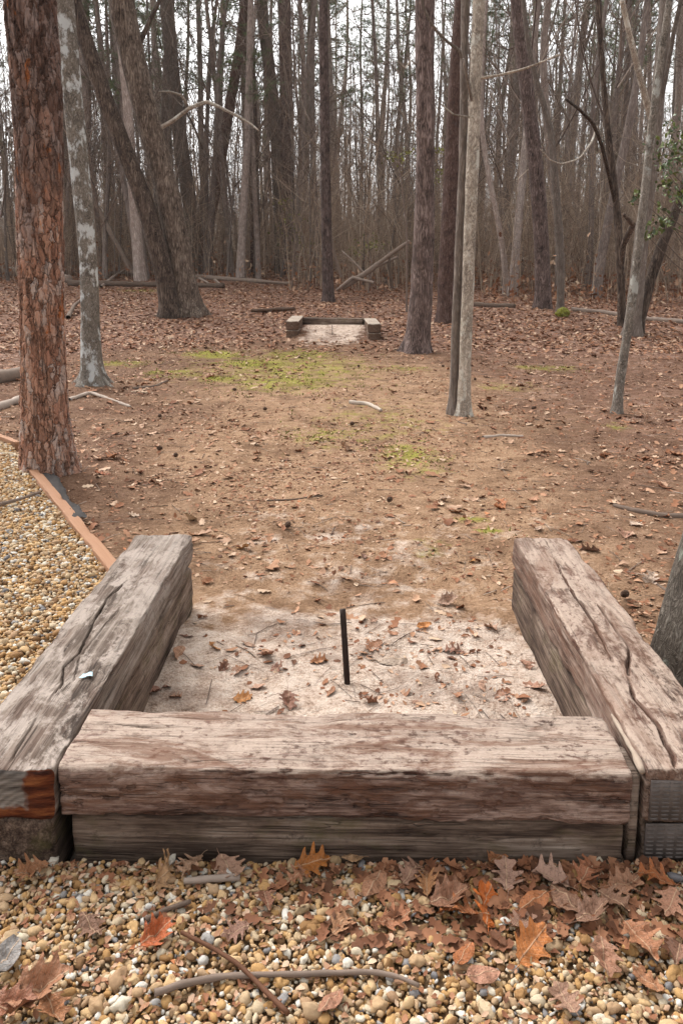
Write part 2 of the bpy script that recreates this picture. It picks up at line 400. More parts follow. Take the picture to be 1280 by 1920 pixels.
def leaf_mat():
    n = NT('fallen_oak_leaf', .6, .3)
    oi = n.n('ShaderNodeObjectInfo')
    g = n.noise(None, 3, 4, .6)
    hsv = n.n('ShaderNodeHueSaturation'); n._set(hsv.inputs['Color'], oi.outputs['Color']); n._set(hsv.inputs['Value'], n.ma('ADD', n.ma('MULTIPLY', g, .8), .6))
    sx = n.n('ShaderNodeSeparateXYZ'); n._set(sx.inputs[0], n.tc); ay = n.ma('ABSOLUTE', sx.outputs[1])
    vein = n.ma('FRACT', n.ma('MULTIPLY', n.ma('SUBTRACT', sx.outputs[0], n.ma('MULTIPLY', ay, .8)), 9))
    vm = n.ma('MAXIMUM', n.ramp(ay, [(.008, .6), (.02, 0.0)]), n.ramp(vein, [(.06, .35), (.12, 0.0)]))
    spot = n.noise(None, 9, 5, .7)
    col = n.mix(vm, hsv.outputs[0], '#c9a888'); col = n.mix(n.ramp(spot, [(.52, 0.0), (.66, .6)]), col, '#3f2a1e')
    n.col(col); n.bump(n.ma('ADD', g, vm), .5, .03)
    return n.m
M['leaf'] = leaf_mat()
def simple(name, c1, c2, sc=(1, 1, 1), k=30, rough=.8, metal=0, spec=.3, bump=.003):
    n = NT(name, rough, spec); f = n.noise(n.map(sc), k, 5, .65); n.col(n.mix(f, c1, c2)); n.b.inputs['Metallic'].default_value = metal; n.bump(f, .5, bump); return n.m
M['iron'] = simple('dark_iron', '#1d1816', '#4a3a33', (1, 1, .3), 90, .6, .5)
M['plate'] = simple('dull_galvanised_steel', '#463d39', '#857c77', (1, 1, 1), 40, .6, .55)
M['board'] = simple('new_cedar_board', '#94674b', '#b08666', (1.2, 40, 40), 1.2, .8)
M['fabric'] = simple('dark_landscape_fabric', '#2b2624', '#4f4946', (1, 1, 1), 25, .9)
M['paper'] = simple('pale_blue_paper', '#9fd0e0', '#dff2f6', (1, 1, 1), 60, .7)
M['dirtbase'] = simple('gravel_bed', '#5f4a35', '#927452', (1, 1, 1), 60, .95, bump=.01)
M['sliver'] = simple('pale_split_wood', '#937e6c', '#b8a796', (3, 40, 40), 1, .85)
M['cone'] = simple('pine_cone', '#3a2b22', '#6b513f', (1, 1, 1), 60, .9)

# ------------------------------------------------------------------ terrain
PIT = [(-.56, 1.5), (.60, 1.5), (.62, 2.85), (-.55, 2.85)]
def gz(x, y, fine=True):
    x = np.asarray(x, float); y = np.asarray(y, float)
    t = np.clip(y - 13, 0, None)
    up = .04 * (t * t / (t + 1.2))
    z = np.minimum(up, .64 + .004 * (y - 30))
    z = z - .05 * np.clip(y - 44, 0, 60)
    p = np.stack([x, y, np.zeros_like(x + y)], -1)
    z = z + .10 * sst(7, 16, y) * fbm(p / 3.3, 3, 3)
    if fine:
        near = 1 - sst(10, 16, y)
        z = z + near * (.022 * fbm(p / .5, 3, 11) + .007 * fbm(p / .09, 3, 21))
        pit = sst(-.7, -.5, x) * (1 - sst(.5, .7, x)) * sst(1.3, 1.6, y) * (1 - sst(2.9, 3.4, y))
        z = z + pit * (.026 * fbm(p / .16, 3, 33) - .01 * np.exp(-((x + .03) ** 2 + (y - 2.85) ** 2) / .03) * 2)
        z = z + .05 * sst(1.9, 1.62, y) * sst(-.6, -.5, x) * (1 - sst(.55, .65, x)) * sst(1.5, 1.6, y)
    z = z + .12 * sst(-.78, -.66, x) * (1 - sst(.36, .5, x)) * sst(12.0, 12.9, y) * (1 - sst(13.35, 13.5, y))
    return z
def gz1(x, y): return float(gz(np.array([x]), np.array([y]))[0])
def on_ground(px, py):
    d = ray(px, py); t = np.linspace(1.0, 60, 6000); q = O + d * t[:, None]
    hit = q[:, 2] < gz(q[:, 0], q[:, 1])
    if hit.any() and q[np.argmax(hit), 1] < 33: return q[np.argmax(hit)]
    p = at_y(px, py, 31.0); p[2] = gz(p[:1], p[1:2])[0]; return p
def gauss_px(X, Y, lst):
    m = np.zeros_like(X)
    for px, py, wx, wy, a in lst:      # a patch seen at a pixel, its extent in metres on the ground
        p = on_ground(px, py); m = np.maximum(m, a * np.exp(-(((X - p[0]) / wx) ** 2 + ((Y - p[1]) / wy) ** 2)))
    return m
def warp(n, a, b, c, k):
    t = np.linspace(0, 1, n); u = np.linspace(math.asinh((a - c) / k), math.asinh((b - c) / k), n); return np.sinh(u) * k + c
xs = warp(400, -130, 130, 0, 1.2); ys = warp(520, -25, 190, 2.2, 1.1)
X, Y = np.meshgrid(xs, ys)
Z = gz(X, Y)
LA, LB = at_z(57, 872, .06), at_z(212, 1058, .06)     # the edging board line
def left_of_board(x, y):
    d = LB - LA; return (d[0] * (y - LA[1]) - d[1] * (x - LA[0])) < 0
gravel_zone = ((Y < 1.46) | ((X < -.72) & (Y < 2.6) & left_of_board(X, Y)) | ((X < -.9) & left_of_board(X, Y))) & (Y < 6) & (X > -6) & (X < 1.5)
Z = np.where(gravel_zone, np.minimum(Z, 0.0) - .01, Z)
mb = MB(); mb.add(np.stack([X, Y, Z], -1).reshape(-1, 3), gridfaces(*X.shape))
gm = mb.mesh('ground', M['ground'])
P3 = np.stack([X, Y, 0 * X], -1)
sand = sst(-.72, -.5, X) * (1 - sst(.55, .75, X)) * sst(1.3, 1.5, Y) * (1 - sst(2.1, 3.2, Y))
farp = on_ground(625, 628)
sand = np.maximum(sand, .36 * np.exp(-((X - .05) / .75) ** 2 - ((Y - 3.0) / 1.0) ** 4))
sand = np.maximum(sand, .62 * np.exp(-((X - farp[0]) / .55) ** 4 - ((Y - farp[1] - .2) / 1.1) ** 4))
moss = gauss_px(X, Y, [(545, 690, 1.5, 1.9, .56), (700, 790, .8, 1.6, .42), (770, 860, .35, .6, .55), (400, 665, .5, .5, .85), (480, 680, .5, .45, .85), (330, 700, .5, .5, .6), (560, 665, .7, .9, .62), (540, 715, .9, .9, .62), (410, 710, .3, .3, .8), (220, 680, .6, .4, .55), (760, 690, .45, .4, .55), (640, 680, .5, .8, .5), (760, 850, .25, .35, .72), (600, 815, .4, .5, .5), (915, 996, .08, .06, .85), (880, 975, .12, .1, .55), (1020, 690, .6, .4, .55), (950, 725, .5, .4, .45), (800, 1030, .1, .15, .5), (270, 545, 1.2, .8, .55), (1160, 800, .25, .2, .45), (720, 790, .5, .4, .45)])
lit = sst(10.5, 14.5, Y + .35 * np.abs(X)) + .55 * sst(1.0, 3.0, np.abs(X + .1 * Y)) * sst(3, 5, Y)
lit = np.clip(lit, 0, 1)
path = np.exp(-((X - .1) / (.55 + .1 * Y)) ** 2) * (1 - sst(5.5, 12, Y)) + .25
for k, v in dict(sand=sand, moss=moss, litter=lit, path=path).items(): attr(gm, k, v)
g = link('ground', gm); tag(g, kind='structure')

# ------------------------------------------------------------------ railroad-tie frame of the near pit
TZ = .27
def tie(name, A, B, W, top, Ht, mat, parent, seed=0, step=.004, ls=.009, rad=.012, rough=.004, cracks=(), end=None, pits=0, wav=.004):
    """a squared timber from A to B (xy of the centre line), top at z=top"""
    A, B = np.array(A[:2], float), np.array(B[:2], float); d = B - A; L = np.linalg.norm(d); d /= L; nrm = np.array([-d[1], d[0]])
    hw, hh = W / 2, Ht / 2
    pts = []
    def seg(p, q):
        k = max(2, int(np.linalg.norm(np.subtract(q, p)) / step))
        for t in np.linspace(0, 1, k, endpoint=False): pts.append(np.add(p, np.multiply(t, np.subtract(q, p))))
    def arc(c, a0):
        for t in np.linspace(0, np.pi / 2, 6, endpoint=False): pts.append(np.add(c, [rad * math.cos(a0 + t), rad * math.sin(a0 + t)]))
    r = rad
    arc((hw - r, hh - r), 0); seg((hw - r, hh), (-hw + r, hh)); arc((-hw + r, hh - r), np.pi / 2); seg((-hw, hh - r), (-hw, -hh + r))
    arc((-hw + r, -hh + r), np.pi); seg((-hw + r, -hh), (hw - r, -hh)); arc((hw - r, -hh + r), 1.5 * np.pi); seg((hw, -hh + r), (hw, hh - r))
    S2 = np.array(pts); m = len(S2); tx = np.roll(S2, -1, 0) - np.roll(S2, 1, 0); NN = np.stack([tx[:, 1], -tx[:, 0]], 1); NN /= np.linalg.norm(NN, axis=1)[:, None]
    xs = np.linspace(0, L, max(8, int(L / ls))); n = len(xs)
    V = np.zeros((n, m, 3)); V[..., 0] = xs[:, None] - L / 2; V[..., 1:] = S2[None]
    N3 = np.zeros((n, m, 3)); N3[..., 1:] = NN[None]
    q = V + seed * 3.1
    dsp = rough * fbm(q * [2.5, 45, 45], 3, seed) + wav * fbm(q * [3, 9, 9], 3, seed + 5)
    if pits:
        pn = fbm(q * [28, 70, 80], 3, seed + 9); dsp -= pits * sst(.08, .4, pn) * (1 - sst(.5, .9, NN[:, 1])[None])
    corner = np.minimum(hw - np.abs(S2[:, 0]), hh - np.abs(S2[:, 1]) * 0 - np.abs(S2[:, 1]))
    dsp -= .015 * np.clip(fbm(q * [9, 16, 16], 4, seed + 3) + .12, 0, 1) * (np.hypot(np.clip(np.abs(S2[:, 0]) - hw + .03, 0, 1), np.clip(np.abs(S2[:, 1]) - hh + .03, 0, 1)) / .042)[None] ** 3 * 1.6
    topm = sst(.4, .8, NN[:, 1])[None]
    for pl, cw, cd in cracks:         # splits along the grain, in world xy
        pl = np.array(pl)[:, :2] - (A + B) / 2; lx, ly = pl @ d, pl @ nrm
        o = np.argsort(lx); cy = np.interp(xs - L / 2, lx[o], ly[o]); inside = sst(lx.min() - .02, lx.min() + .06, xs - L / 2) * (1 - sst(lx.max() - .06, lx.max() + .02, xs - L / 2))
        cy = cy + .0035 * fbm(np.stack([xs * 22, xs * 0 + seed, xs * 0], 1), 4, 4)
        wv = cw * (.25 + 1.3 * np.clip(fbm(np.stack([xs * 14, xs * 0, xs * 0 + seed], 1), 3, 8) + .45, 0, 1)) * inside + 1e-5
        dd = np.abs(V[..., 1] - cy[:, None]); dsp = dsp - topm * cd * np.clip(1 - dd / wv[:, None], 0, 1) ** .7 * inside[:, None]
    V = V + N3 * dsp[..., None]
    v = [V.reshape(-1, 3)]; f = [gridfaces(n, m, True)]; base = n * m; capf = []
    ring0 = {0: np.arange(m), 1: np.arange(m) + (n - 1) * m}
    for e in (0, 1):
        prev = ring0[e]; src = V[0 if e == 0 else -1]; cen = src.mean(0); sg = -1 if e == 0 else 1
        for k in range(1, 9):
            s = 1 - k / 8 * .995; rv = cen + (src - cen) * s; rv = rv.copy(); rv[:, 0] += sg * (.004 * fbm(rv * [1, 40, 60] + seed, 3, seed + 2) + .003 * min(k, 2))
            ids = base + np.arange(m); v.append(rv); base += m
            a = np.stack([prev, np.roll(prev, -1), np.roll(ids, -1), ids], 1); capf.append((e, a if e == 1 else a[:, ::-1])); prev = ids
    mb = MB(); nb = len(f[0])
    mb.add(np.concatenate(v), np.concatenate(f + [a for _, a in capf])[:, ::-1])
    me = mb.mesh(name, mat)
    if end:
        me.materials.append(end); idx = np.zeros(len(me.polygons), np.int32); o = nb
        for e, a in capf:
            if e == 0: idx[o:o + len(a)] = 1
            o += len(a)
        me.polygons.foreach_set('material_index', idx)
    ob = link(name, me, parent)
    mid = (A + B) / 2
    ob.matrix_world = Matrix.Translation((mid[0], mid[1], top - hh)) @ Matrix.Rotation(math.atan2(d[1], d[0]), 4, 'Z')
    return ob
def px_line(l, z=TZ): return [at_z(a, b, z) for a, b in l]
pit = empty('pit_frame', (0, 0, 0), 'near three sided timber pit frame of stacked railroad ties around the iron stake', 'pit frame', 'timber horseshoe pit frames')
cl = px_line([(245, 1080), (200, 1120), (165, 1190), (150, 1225), (120, 1250), (117, 1280), (80, 1325), (50, 1375), (17, 1430)])
cl2 = px_line([(225, 1140), (190, 1180), (150, 1235), (140, 1270), (100, 1310)])
lt = tie('side_timber', (-.6745, 1.432), (-.6475, 2.782), .212, TZ, .112, M['tie_left'], pit, 1, .0024, .007, cracks=[(cl, .0032, .03), (cl2, .0018, .012)], end=M['end_grain'], rad=.009)
lt['label'] = 'grey left side timber with a long split along its top'
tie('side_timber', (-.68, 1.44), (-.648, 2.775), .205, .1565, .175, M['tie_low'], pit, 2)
cr1 = px_line([(1018, 1008), (1035, 1040), (1060, 1090), (1080, 1125), (1110, 1168), (1130, 1205), (1150, 1245)])
cr2 = px_line([(1112, 1125), (1145, 1170), (1180, 1215), (1175, 1270), (1190, 1310), (1230, 1355), (1258, 1415), (1264, 1450)])
cr3 = px_line([(985, 1055), (1000, 1050), (1003, 1042)])
rt = tie('side_timber', (.705, 1.428), (.7185, 2.742), .205, TZ + .001, .112, M['tie_right'], pit, 3, .0024, .007, cracks=[(cr1, .003, .02), (cr2, .0034, .025)], rad=.010)
rt['label'] = 'brown right side timber with splits along its top'
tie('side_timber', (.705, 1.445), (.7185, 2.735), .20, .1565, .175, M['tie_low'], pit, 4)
sl = px_line([(172, 1352), (240, 1357), (330, 1362)])
ft = tie('front_timber', (.573, 1.522), (-.562, 1.549), .212, TZ - .002, .116, M['tie_front'], pit, 5, .0030, .006, rad=.015, rough=.004, wav=.008, pits=.007, cracks=[(sl, .004, .012)])
ft['label'] = 'sand covered front timber with rough dark face'
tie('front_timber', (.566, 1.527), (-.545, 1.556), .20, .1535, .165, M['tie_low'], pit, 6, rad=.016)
# filler stub in the gap, split-off sliver, nail plates
mb = MB()
def box(mb, c, s, tint=.5, rot=0, b=.2):
    """box with chamfered edges"""
    c = np.array(c, float); h = np.array(s, float) / 2; k = b * h.min()
    V = []
    for z in (-1, 1):
        for (ox, oz) in ((k, 0), (0, k)) if z < 0 else ((0, k), (k, 0)):
            ring = []
            hx, hy = h[0] - ox, h[1] - ox
            zz = z * (h[2] - oz)
            kk = k
            for sx, sy in ((1, 1), (-1, 1), (-1, -1), (1, -1)):
                a = (sx * hx, sy * (hy - kk)); bb = (sx * (hx - kk), sy * hy)
                ring += [a, bb] if sx * sy > 0 else [bb, a]
            V.append([(x, y, zz) for x, y in ring])
    V = np.array(V).reshape(-1, 3); ca, sa = math.cos(rot), math.sin(rot)
    R = np.array([[ca, -sa, 0], [sa, ca, 0], [0, 0, 1]]); V = V @ R.T + c
    q = gridfaces(4, 8, True)
    caps = [[3, 2, 1, 0], [7, 6, 3, 0][::1], [6, 5, 4, 3]]
    top = [[24, 25, 26, 27], [24, 27, 30, 31], [27, 28, 29, 30]]
    mb.add(V, np.concatenate([q, caps, top]), tint)
mb = MB(); box(mb, (.5865, 1.49, .15), (.020, .10, .20), b=.4)
st = mb.build('filler_block', M['tie_low'], pit)
mb = MB(); P = np.array(px_line([(1146, 1340), (1165, 1372), (1188, 1412), (1203, 1447)], TZ - .008)); tube(mb, *resample(P, [.003, .005, .007, .007], .01), 8, rough=.003, rs=30); mb.build('split_sliver', M['sliver'], pit)
def nail_plate(cx, cz, w, h, y, name='nail_plate'):
    mb = MB(); box(mb, (cx, y, cz), (w, .003, h), b=.3)
    nx, nz = 9, int(h / .0085)
    for i in range(nx):
        for j in range(nz):
            x = cx - w / 2 + (i + .5) * w / nx; z = cz - h / 2 + (j + .5) * h / nz
            v = np.array([(-1, 0, -.5), (1, 0, -.5), (1, 0, .5), (-1, 0, .5), (-.8, -1, .35), (.8, -1, .35)]) * [w / nx * .36, .0032, .0040] + [x, y - .0014, z]
            mb.add2(v, [[0, 1, 5, 4], [3, 4, 5, 2]], [[0, 4, 3], [1, 2, 5]])
    return mb.build(name, M['plate'], pit)
nail_plate(.702, .2085, .186, .088, 1.4215)
nail_plate(.702, .108, .184, .080, 1.4345)

# ------------------------------------------------------------------ the far pit across the clearing
fp = empty('pit_frame', tuple(on_ground(625, 632)), 'far small timber pit frame across the clearing beside the pine', 'pit frame', 'timber horseshoe pit frames')
inv = Matrix.Translation(fp.location).inverted()
yl, yr = on_ground(548, 633)[1], on_ground(702, 638)[1]
lz, rz_ = at_y(548, 602, yl)[2], at_y(702, 607, yr)[2]
def ftie(*a, **k):
    o = tie(*a, **k); o.matrix_world = inv @ o.matrix_world; o.parent = fp; return o
def xat(px, py, Yv): return at_y(px, py, Yv)[0]
ly0, ry0 = yl, yr
lx = xat(548, 602, yl); rx = xat(702, 607, yr); Lw = 24 / F * yl; 
topl, topr = lz, rz_
ll = 1.15
for (cx, y0, tp, cw) in ((lx, ly0, topl, .205), (rx, ry0, topr, .205)):
    dx = (.02 if cx < 0 else -.035)
    ftie('side_timber', (cx, y0), (cx + dx, y0 + ll), cw, tp, .14, M['tie_far'], None, 11, .01, .03)
    ftie('side_timber', (cx, y0 + .01), (cx + dx, y0 + ll - .01), cw - .01, tp - .1425, .2, M['tie_far'], None, 12, .01, .03)
print('FARPIT', lx, rx, yl, yr, topl, topr)
zt = (topl + topr) / 2
ftie('back_timber', (lx + .125, ly0 + ll - .12), (rx - .14, ry0 + ll - .12), .2, zt - .01, .12, M['tie_low'], None, 13, .01, .03)
ftie('back_timber', (lx + .13, ly0 + ll - .12), (rx - .145, ry0 + ll - .12), .19, zt - .1525, .2, M['tie_far'], None, 14, .01, .03)
sp = on_ground(623, 628)
mb = MB(); tube(mb, [sp + [0, 0, -.1], sp + [0, .01, .08], sp + [-.005, .01, .15]],   .005, 8)
tag(mb.build('iron_stake', M['iron']), 'thin dark stake standing in the far pit across the clearing', 'stake', 'iron pit stakes')

# near stake
b0 = on_ground(651, 1284); t0 = at_y(642, 1142, b0[1] + .05)
P = np.array([b0 + (b0 - t0) * .5, b0, (b0 + t0) / 2, t0]); mb = MB(); tube(mb, *resample(P, [.0092] * 4, .02), 16, rough=.0006, rs=60)
tag(mb.build('iron_stake', M['iron']), 'dark iron stake leaning in the sand of the near pit', 'stake', 'iron pit stakes')

# small blue scrap on the left timber
mb = MB(); p = at_z(163, 1266, TZ + .003)
uu, vv_ = np.meshgrid(np.linspace(-1, 1, 7), np.linspace(-1, 1, 5)); V = np.stack([uu * .013 * (1 - .2 * vv_), vv_ * .009 + .003 * uu, .002 * np.sin(uu * 3) + .0015 * vv_ ** 2], -1).reshape(-1, 3)
mb.add(np.r_[V, V - [0, 0, .0012]] + p, np.r_[gridfaces(5, 7), gridfaces(5, 7)[:, ::-1] + 35])
tag(mb.build('paper_scrap', M['paper']), 'small pale blue paper scrap lying on the left timber', 'scrap')

# ------------------------------------------------------------------ edging boards
def plank(name, A, B, wd, ht, mat, label, **k):
    root = tie(name, A, B, wd, A[2], ht, mat, None, 21, .006, .02, rad=.004, rough=.001, wav=.001)
    return tag(root, label, 'board', 'wooden edging boards')
dirb = (LB - LA) / np.linalg.norm(LB - LA)
plank('edging_board', LA, LB + dirb * .12, .054, .13, M['board'], 'long new orange edging board running from the red pine to the left timber')
A2, B2 = at_z(34, 828, .05), at_z(-140, 762, .05)
plank('edging_board', A2, B2, .042, .12, M['board'], 'orange edging board end showing just left of the red pine trunk')
mb = MB(); P = np.array([at_z(a, b, .03 + .02 * (k % 2)) for k, (a, b) in enumerate([(38, 858), (62, 866), (86, 884), (104, 908), (124, 944), (150, 972)])])
Q, r = resample(P, [.05] * 6, .03); s = np.linspace(-1, 1, 7)
T_, A_, B_ = frames(Q); side = np.cross(T_, [0, 0, 1.]); wv = .036 + .016 * fbm(Q * 9, 2)
V = Q[:, None] + side[:, None] * (s[None, :, None] * wv[:, None, None]) + np.array([0, 0, 1.]) * (.018 * fbm(Q[:, None] * 14 + s[None, :, None] * 1.3, 3) + .01 * (1 - s ** 2)[None])[..., None]
n_, m_ = V.shape[:2]
mb.add(np.r_[V.reshape(-1, 3), V.reshape(-1, 3) - [0, 0, .002]], np.r_[gridfaces(n_, m_), gridfaces(n_, m_)[:, ::-1] + n_ * m_])
tag(mb.build('landscape_fabric', M['fabric']), 'crumpled dark grey landscape fabric along the edging board by the pine', 'fabric')

# ------------------------------------------------------------------ gravel
GZ = .060
def grav_z(x, y):
    return np.where(y < 1.5, GZ, GZ - .03 * sst(1.6, 3.5, y)) + .010 * fbm(np.stack([x / .25, y / .25, 0 * x], -1), 2, 9)
gx = np.linspace(-5, 1.35, 200); gy = np.linspace(.2, 5.6, 200); GX, GY = np.meshgrid(gx, gy)
inr = ((GY < 1.44) | ((GX < -.74) & left_of_board(GX, GY)))
mb = MB(); q = gridfaces(200, 200); keep = inr.ravel()[q].all(1)
mb.add(np.stack([GX, GY, grav_z(GX, GY) - .006], -1).reshape(-1, 3), q[keep])
tag(mb.build('gravel_path', M['dirtbase']), kind='structure')
def ico(sub):
    t = (1 + 5 ** .5) / 2
    v = np.array([(-1, t, 0), (1, t, 0), (-1, -t, 0), (1, -t, 0), (0, -1, t), (0, 1, t), (0, -1, -t), (0, 1, -t), (t, 0, -1), (t, 0, 1), (-t, 0, -1), (-t, 0, 1)], float); v /= np.linalg.norm(v[0])
    f = [(0, 11, 5), (0, 5, 1), (0, 1, 7), (0, 7, 10), (0, 10, 11), (1, 5, 9), (5, 11, 4), (11, 10, 2), (10, 7, 6), (7, 1, 8), (3, 9, 4), (3, 4, 2), (3, 2, 6), (3, 6, 8), (3, 8, 9), (4, 9, 5), (2, 4, 11), (6, 2, 10), (8, 6, 7), (9, 8, 1)]
    for _ in range(sub):
        v = list(map(tuple, v)); c = {}; g = []
        def mid(a, b):
            k = (min(a, b), max(a, b))
            if k not in c:
                p = np.add(v[a], v[b]); v.append(tuple(p / np.linalg.norm(p))); c[k] = len(v) - 1
            return c[k]
        for a, b, d in f:
            x, y, z = mid(a, b), mid(b, d), mid(d, a); g += [(a, x, z), (b, y, x), (d, z, y), (x, y, z)]
        f = g; v = np.array(v)
    return np.array(v), np.array(f)
def pebbles(mb, x, y, size, sub, seed, lift):
    r = np.random.default_rng(seed); n = len(x); v, f = ico(sub)
    vs = []
    for k in range(8):
        w_ = v * (1 + .42 * vn(v * 1.4 + k * 7.7, k)[:, None] + .22 * vn(v * 2.6 + k * 3.1, k)[:, None]); vs.append(w_)
    vs = np.array(vs)
    V = vs[r.integers(0, 8, n)] * (size * r.uniform(.7, 1.3, (n, 1)).clip(0, 2)).reshape(n, 1, 1) if False else vs[r.integers(0, 8, n)] * (size[:, None] * np.stack([r.uniform(.85, 1.35, n), r.uniform(.7, 1.0, n), r.uniform(.45, .8, n)], 1))[:, None]
    def rot(V, a, i, j):
        c, s_ = np.cos(a)[:, None], np.sin(a)[:, None]; p, q_ = V[..., i].copy(), V[..., j].copy(); V[..., i] = c * p - s_ * q_; V[..., j] = s_ * p + c * q_
    rot(V, r.normal(0, .5, n), 1, 2); rot(V, r.uniform(0, 6.28, n), 0, 1)
    V += np.stack([x, y, grav_z(x, y) + lift], 1)[:, None]
    F_ = (f[None] + (np.arange(n) * len(v))[:, None, None]).reshape(-1, 3)
    mb.add(V.reshape(-1, 3), F_, np.repeat(r.beta(1.5, 1.35, n), len(v)))
def jgrid(x0, x1, y0, y1, s, r):
    a, b = np.meshgrid(np.arange(x0, x1, s), np.arange(y0, y1, s)); a = a.ravel() + r.uniform(-.6, .6, a.size) * s; b = b.ravel() + r.uniform(-.6, .6, b.size) * s; return a, b
mb = MB(); r = np.random.default_rng(5)
a, b = jgrid(-.85, .85, .95, 1.432, .0088, r); pebbles(mb, a, b, r.lognormal(math.log(.0046), .4, len(a)).clip(.003, .012), 1, 1, r.uniform(-.001, .006, len(a)))
a, b = jgrid(-.85, .85, .95, 1.43, .02, r); pebbles(mb, a, b, r.lognormal(math.log(.0058), .38, len(a)).clip(.003, .015), 1, 2, r.uniform(.003, .009, len(a)))
a, b = jgrid(-.85, .85, .95, 1.42, .075, r); pebbles(mb, a, b, r.uniform(.009, .015, len(a)), 2, 3, r.uniform(.003, .009, len(a)))
for x0, x1, y0, y1 in ((-1.9, -.85, .6, 1.43), (.85, 1.33, .6, 1.43), (-.85, .85, .6, .95)):
    a, b = jgrid(x0, x1, y0, y1, .015, r); pebbles(mb, a, b, r.lognormal(math.log(.0085), .3, len(a)).clip(.004, .018), 0, 4, r.uniform(0, .008, len(a)))
a, b = jgrid(-3.4, -.74, 1.43, 5.2, .0125, r); k = left_of_board(a, b) & (a < -.785); a, b = a[k], b[k]
pebbles(mb, a, b, r.lognormal(math.log(.0074), .32, len(a)).clip(.004, .017), 0, 5, r.uniform(0, .008, len(a)))
a, b = jgrid(-3.4, -.74, 1.43, 5.2, .05, r); k = left_of_board(a, b) & (a < -.79); a, b = a[k], b[k]
pebbles(mb, a, b, r.uniform(.009, .016, len(a)), 1, 6, r.uniform(.004, .01, len(a)))
tag(mb.build('gravel', M['pebble']), kind='stuff')

# ------------------------------------------------------------------ leaf litter (uncountable)
def flat_leaves(mb, x, y, z, size, seed, lobed=True, tint=None, tilt=.2):
    r = np.random.default_rng(seed); n = len(x)
    prof = np.array([.03, .22, .13, .34, .17, .26, .02]) if lobed else np.array([.02, .2, .29, .31, .27, .17, .02]) if lobed is not None else np.array([.12, .34, .1])
    nr = len(prof); nv = nr * 3; u = np.linspace(0, 1, nr)
    base = np.stack([np.repeat(u - .5, 3), (prof[:, None] * [-1, 0, 1]).ravel(), np.zeros(nv)], 1)
    V = np.repeat(base[None], n, 0); V[..., 1] *= r.uniform(.7, 1.2, (n, 1)); 
    cu = r.normal(.2, .4, (n, 1)); V[..., 2] = cu * (V[..., 0] ** 2) + r.normal(.25, .35, (n, 1)) * np.abs(V[..., 1]) + .1 * r.normal(0, 1, (n, 1)) * V[..., 0] * V[..., 1] * 4
    V *= size[:, None, None]
    def rot(a, i, j):
        c, s_ = np.cos(a)[:, None], np.sin(a)[:, None]; p, q_ = V[..., i].copy(), V[..., j].copy(); V[..., i] = c * p - s_ * q_; V[..., j] = s_ * p + c * q_
    rot(r.normal(0, tilt, n), 1, 2); rot(r.normal(0, tilt, n), 0, 2); rot(r.uniform(0, 6.28, n), 0, 1)
    V[..., 2] -= V[..., 2].min(1)[:, None] * .75
    V += np.stack([x, y, z], 1)[:, None]
    q = gridfaces(nr, 3); f = (q[None] + (np.arange(n) * nv)[:, None, None]).reshape(-1, 4)
    mb.add(V.reshape(-1, 3), f, np.repeat(r.beta(1.8, 1.8, n) if tint is None else tint, nv))
mb = MB(); r = np.random.default_rng(77)
def scatter(n, y0, y1, half, r, pw=1.0):
    y = y0 + (y1 - y0) * r.random(n) ** pw; x = r.uniform(-1, 1, n) * (half[0] + half[1] * y); return x, y
x, y = scatter(42000, 10.5, 31, (1.5, .5), r, .9); k = r.random(len(x)) < .25 + .75 * sst(10.5, 13.5, y + .35 * np.abs(x)); x, y = x[k], y[k]
infar = (np.abs(x - farp[0]) < .62) & (y > yl - .4) & (y < yl + ll); x, y = x[~infar], y[~infar]
flat_leaves(mb, x, y, gz(x, y), r.uniform(.045, .105, len(x)), 1)
x, y = scatter(10000, 2.6, 12, (.5, .52), r, .8); cm = fbm(np.stack([x / .7, y / .7, 0 * x], -1), 3, 5)
k = (r.random(len(x)) < (.05 + .25 * sst(.5, 2.2, np.abs(x - .1)) + .5 * sst(-.05, .45, cm))) & ~((y < 6) & left_of_board(x, y)) & ~((np.abs(np.abs(x) - .68) < .14) & (y < 2.82)); x, y = x[k], y[k]
flat_leaves(mb, x, y, gz(x, y), r.lognormal(math.log(.05), .35, len(x)).clip(.025, .1), 2)
# crumbs: bits of bark and broken leaf
x, y = scatter(120000, 1.6, 13, (.2, .5), r, 1.15); cm = fbm(np.stack([x / .5, y / .5, 0 * x], -1), 3, 6)
k = (r.random(len(x)) < (.22 + .5 * sst(-.2, .4, cm)) * np.where((np.abs(x) < .56) & (y < 3), .07 + .16 * sst(.12, .45, cm), 1)) & ~((y < 6) & left_of_board(x, y)) & ~((np.abs(np.abs(x) - .68) < .14) & (y < 2.82)) & ~((y < 1.7)); x, y = x[k], y[k]
flat_leaves(mb, x, y, gz(x, y), r.lognormal(math.log(.016), .45, len(x)).clip(.006, .045), 3, None)
# crumbs on the gravel in front
x = r.uniform(-.8, .8, 2200); y = 1.42 - .45 * r.random(2200) ** 1.5
flat_leaves(mb, x, y, grav_z(x, y) + .008, r.uniform(.005, .018, 2200), 4, None)
x = np.clip(r.normal(.33, .25, 420), -.75, .75); y = 1.415 - .2 * r.random(420) ** 1.4
flat_leaves(mb, x, y, grav_z(x, y) + .010, r.uniform(.018, .045, 420), 6, True, tint=r.uniform(.02, .5, 420))
tag(mb.build('leaf_litter', M['litter']), kind='stuff')
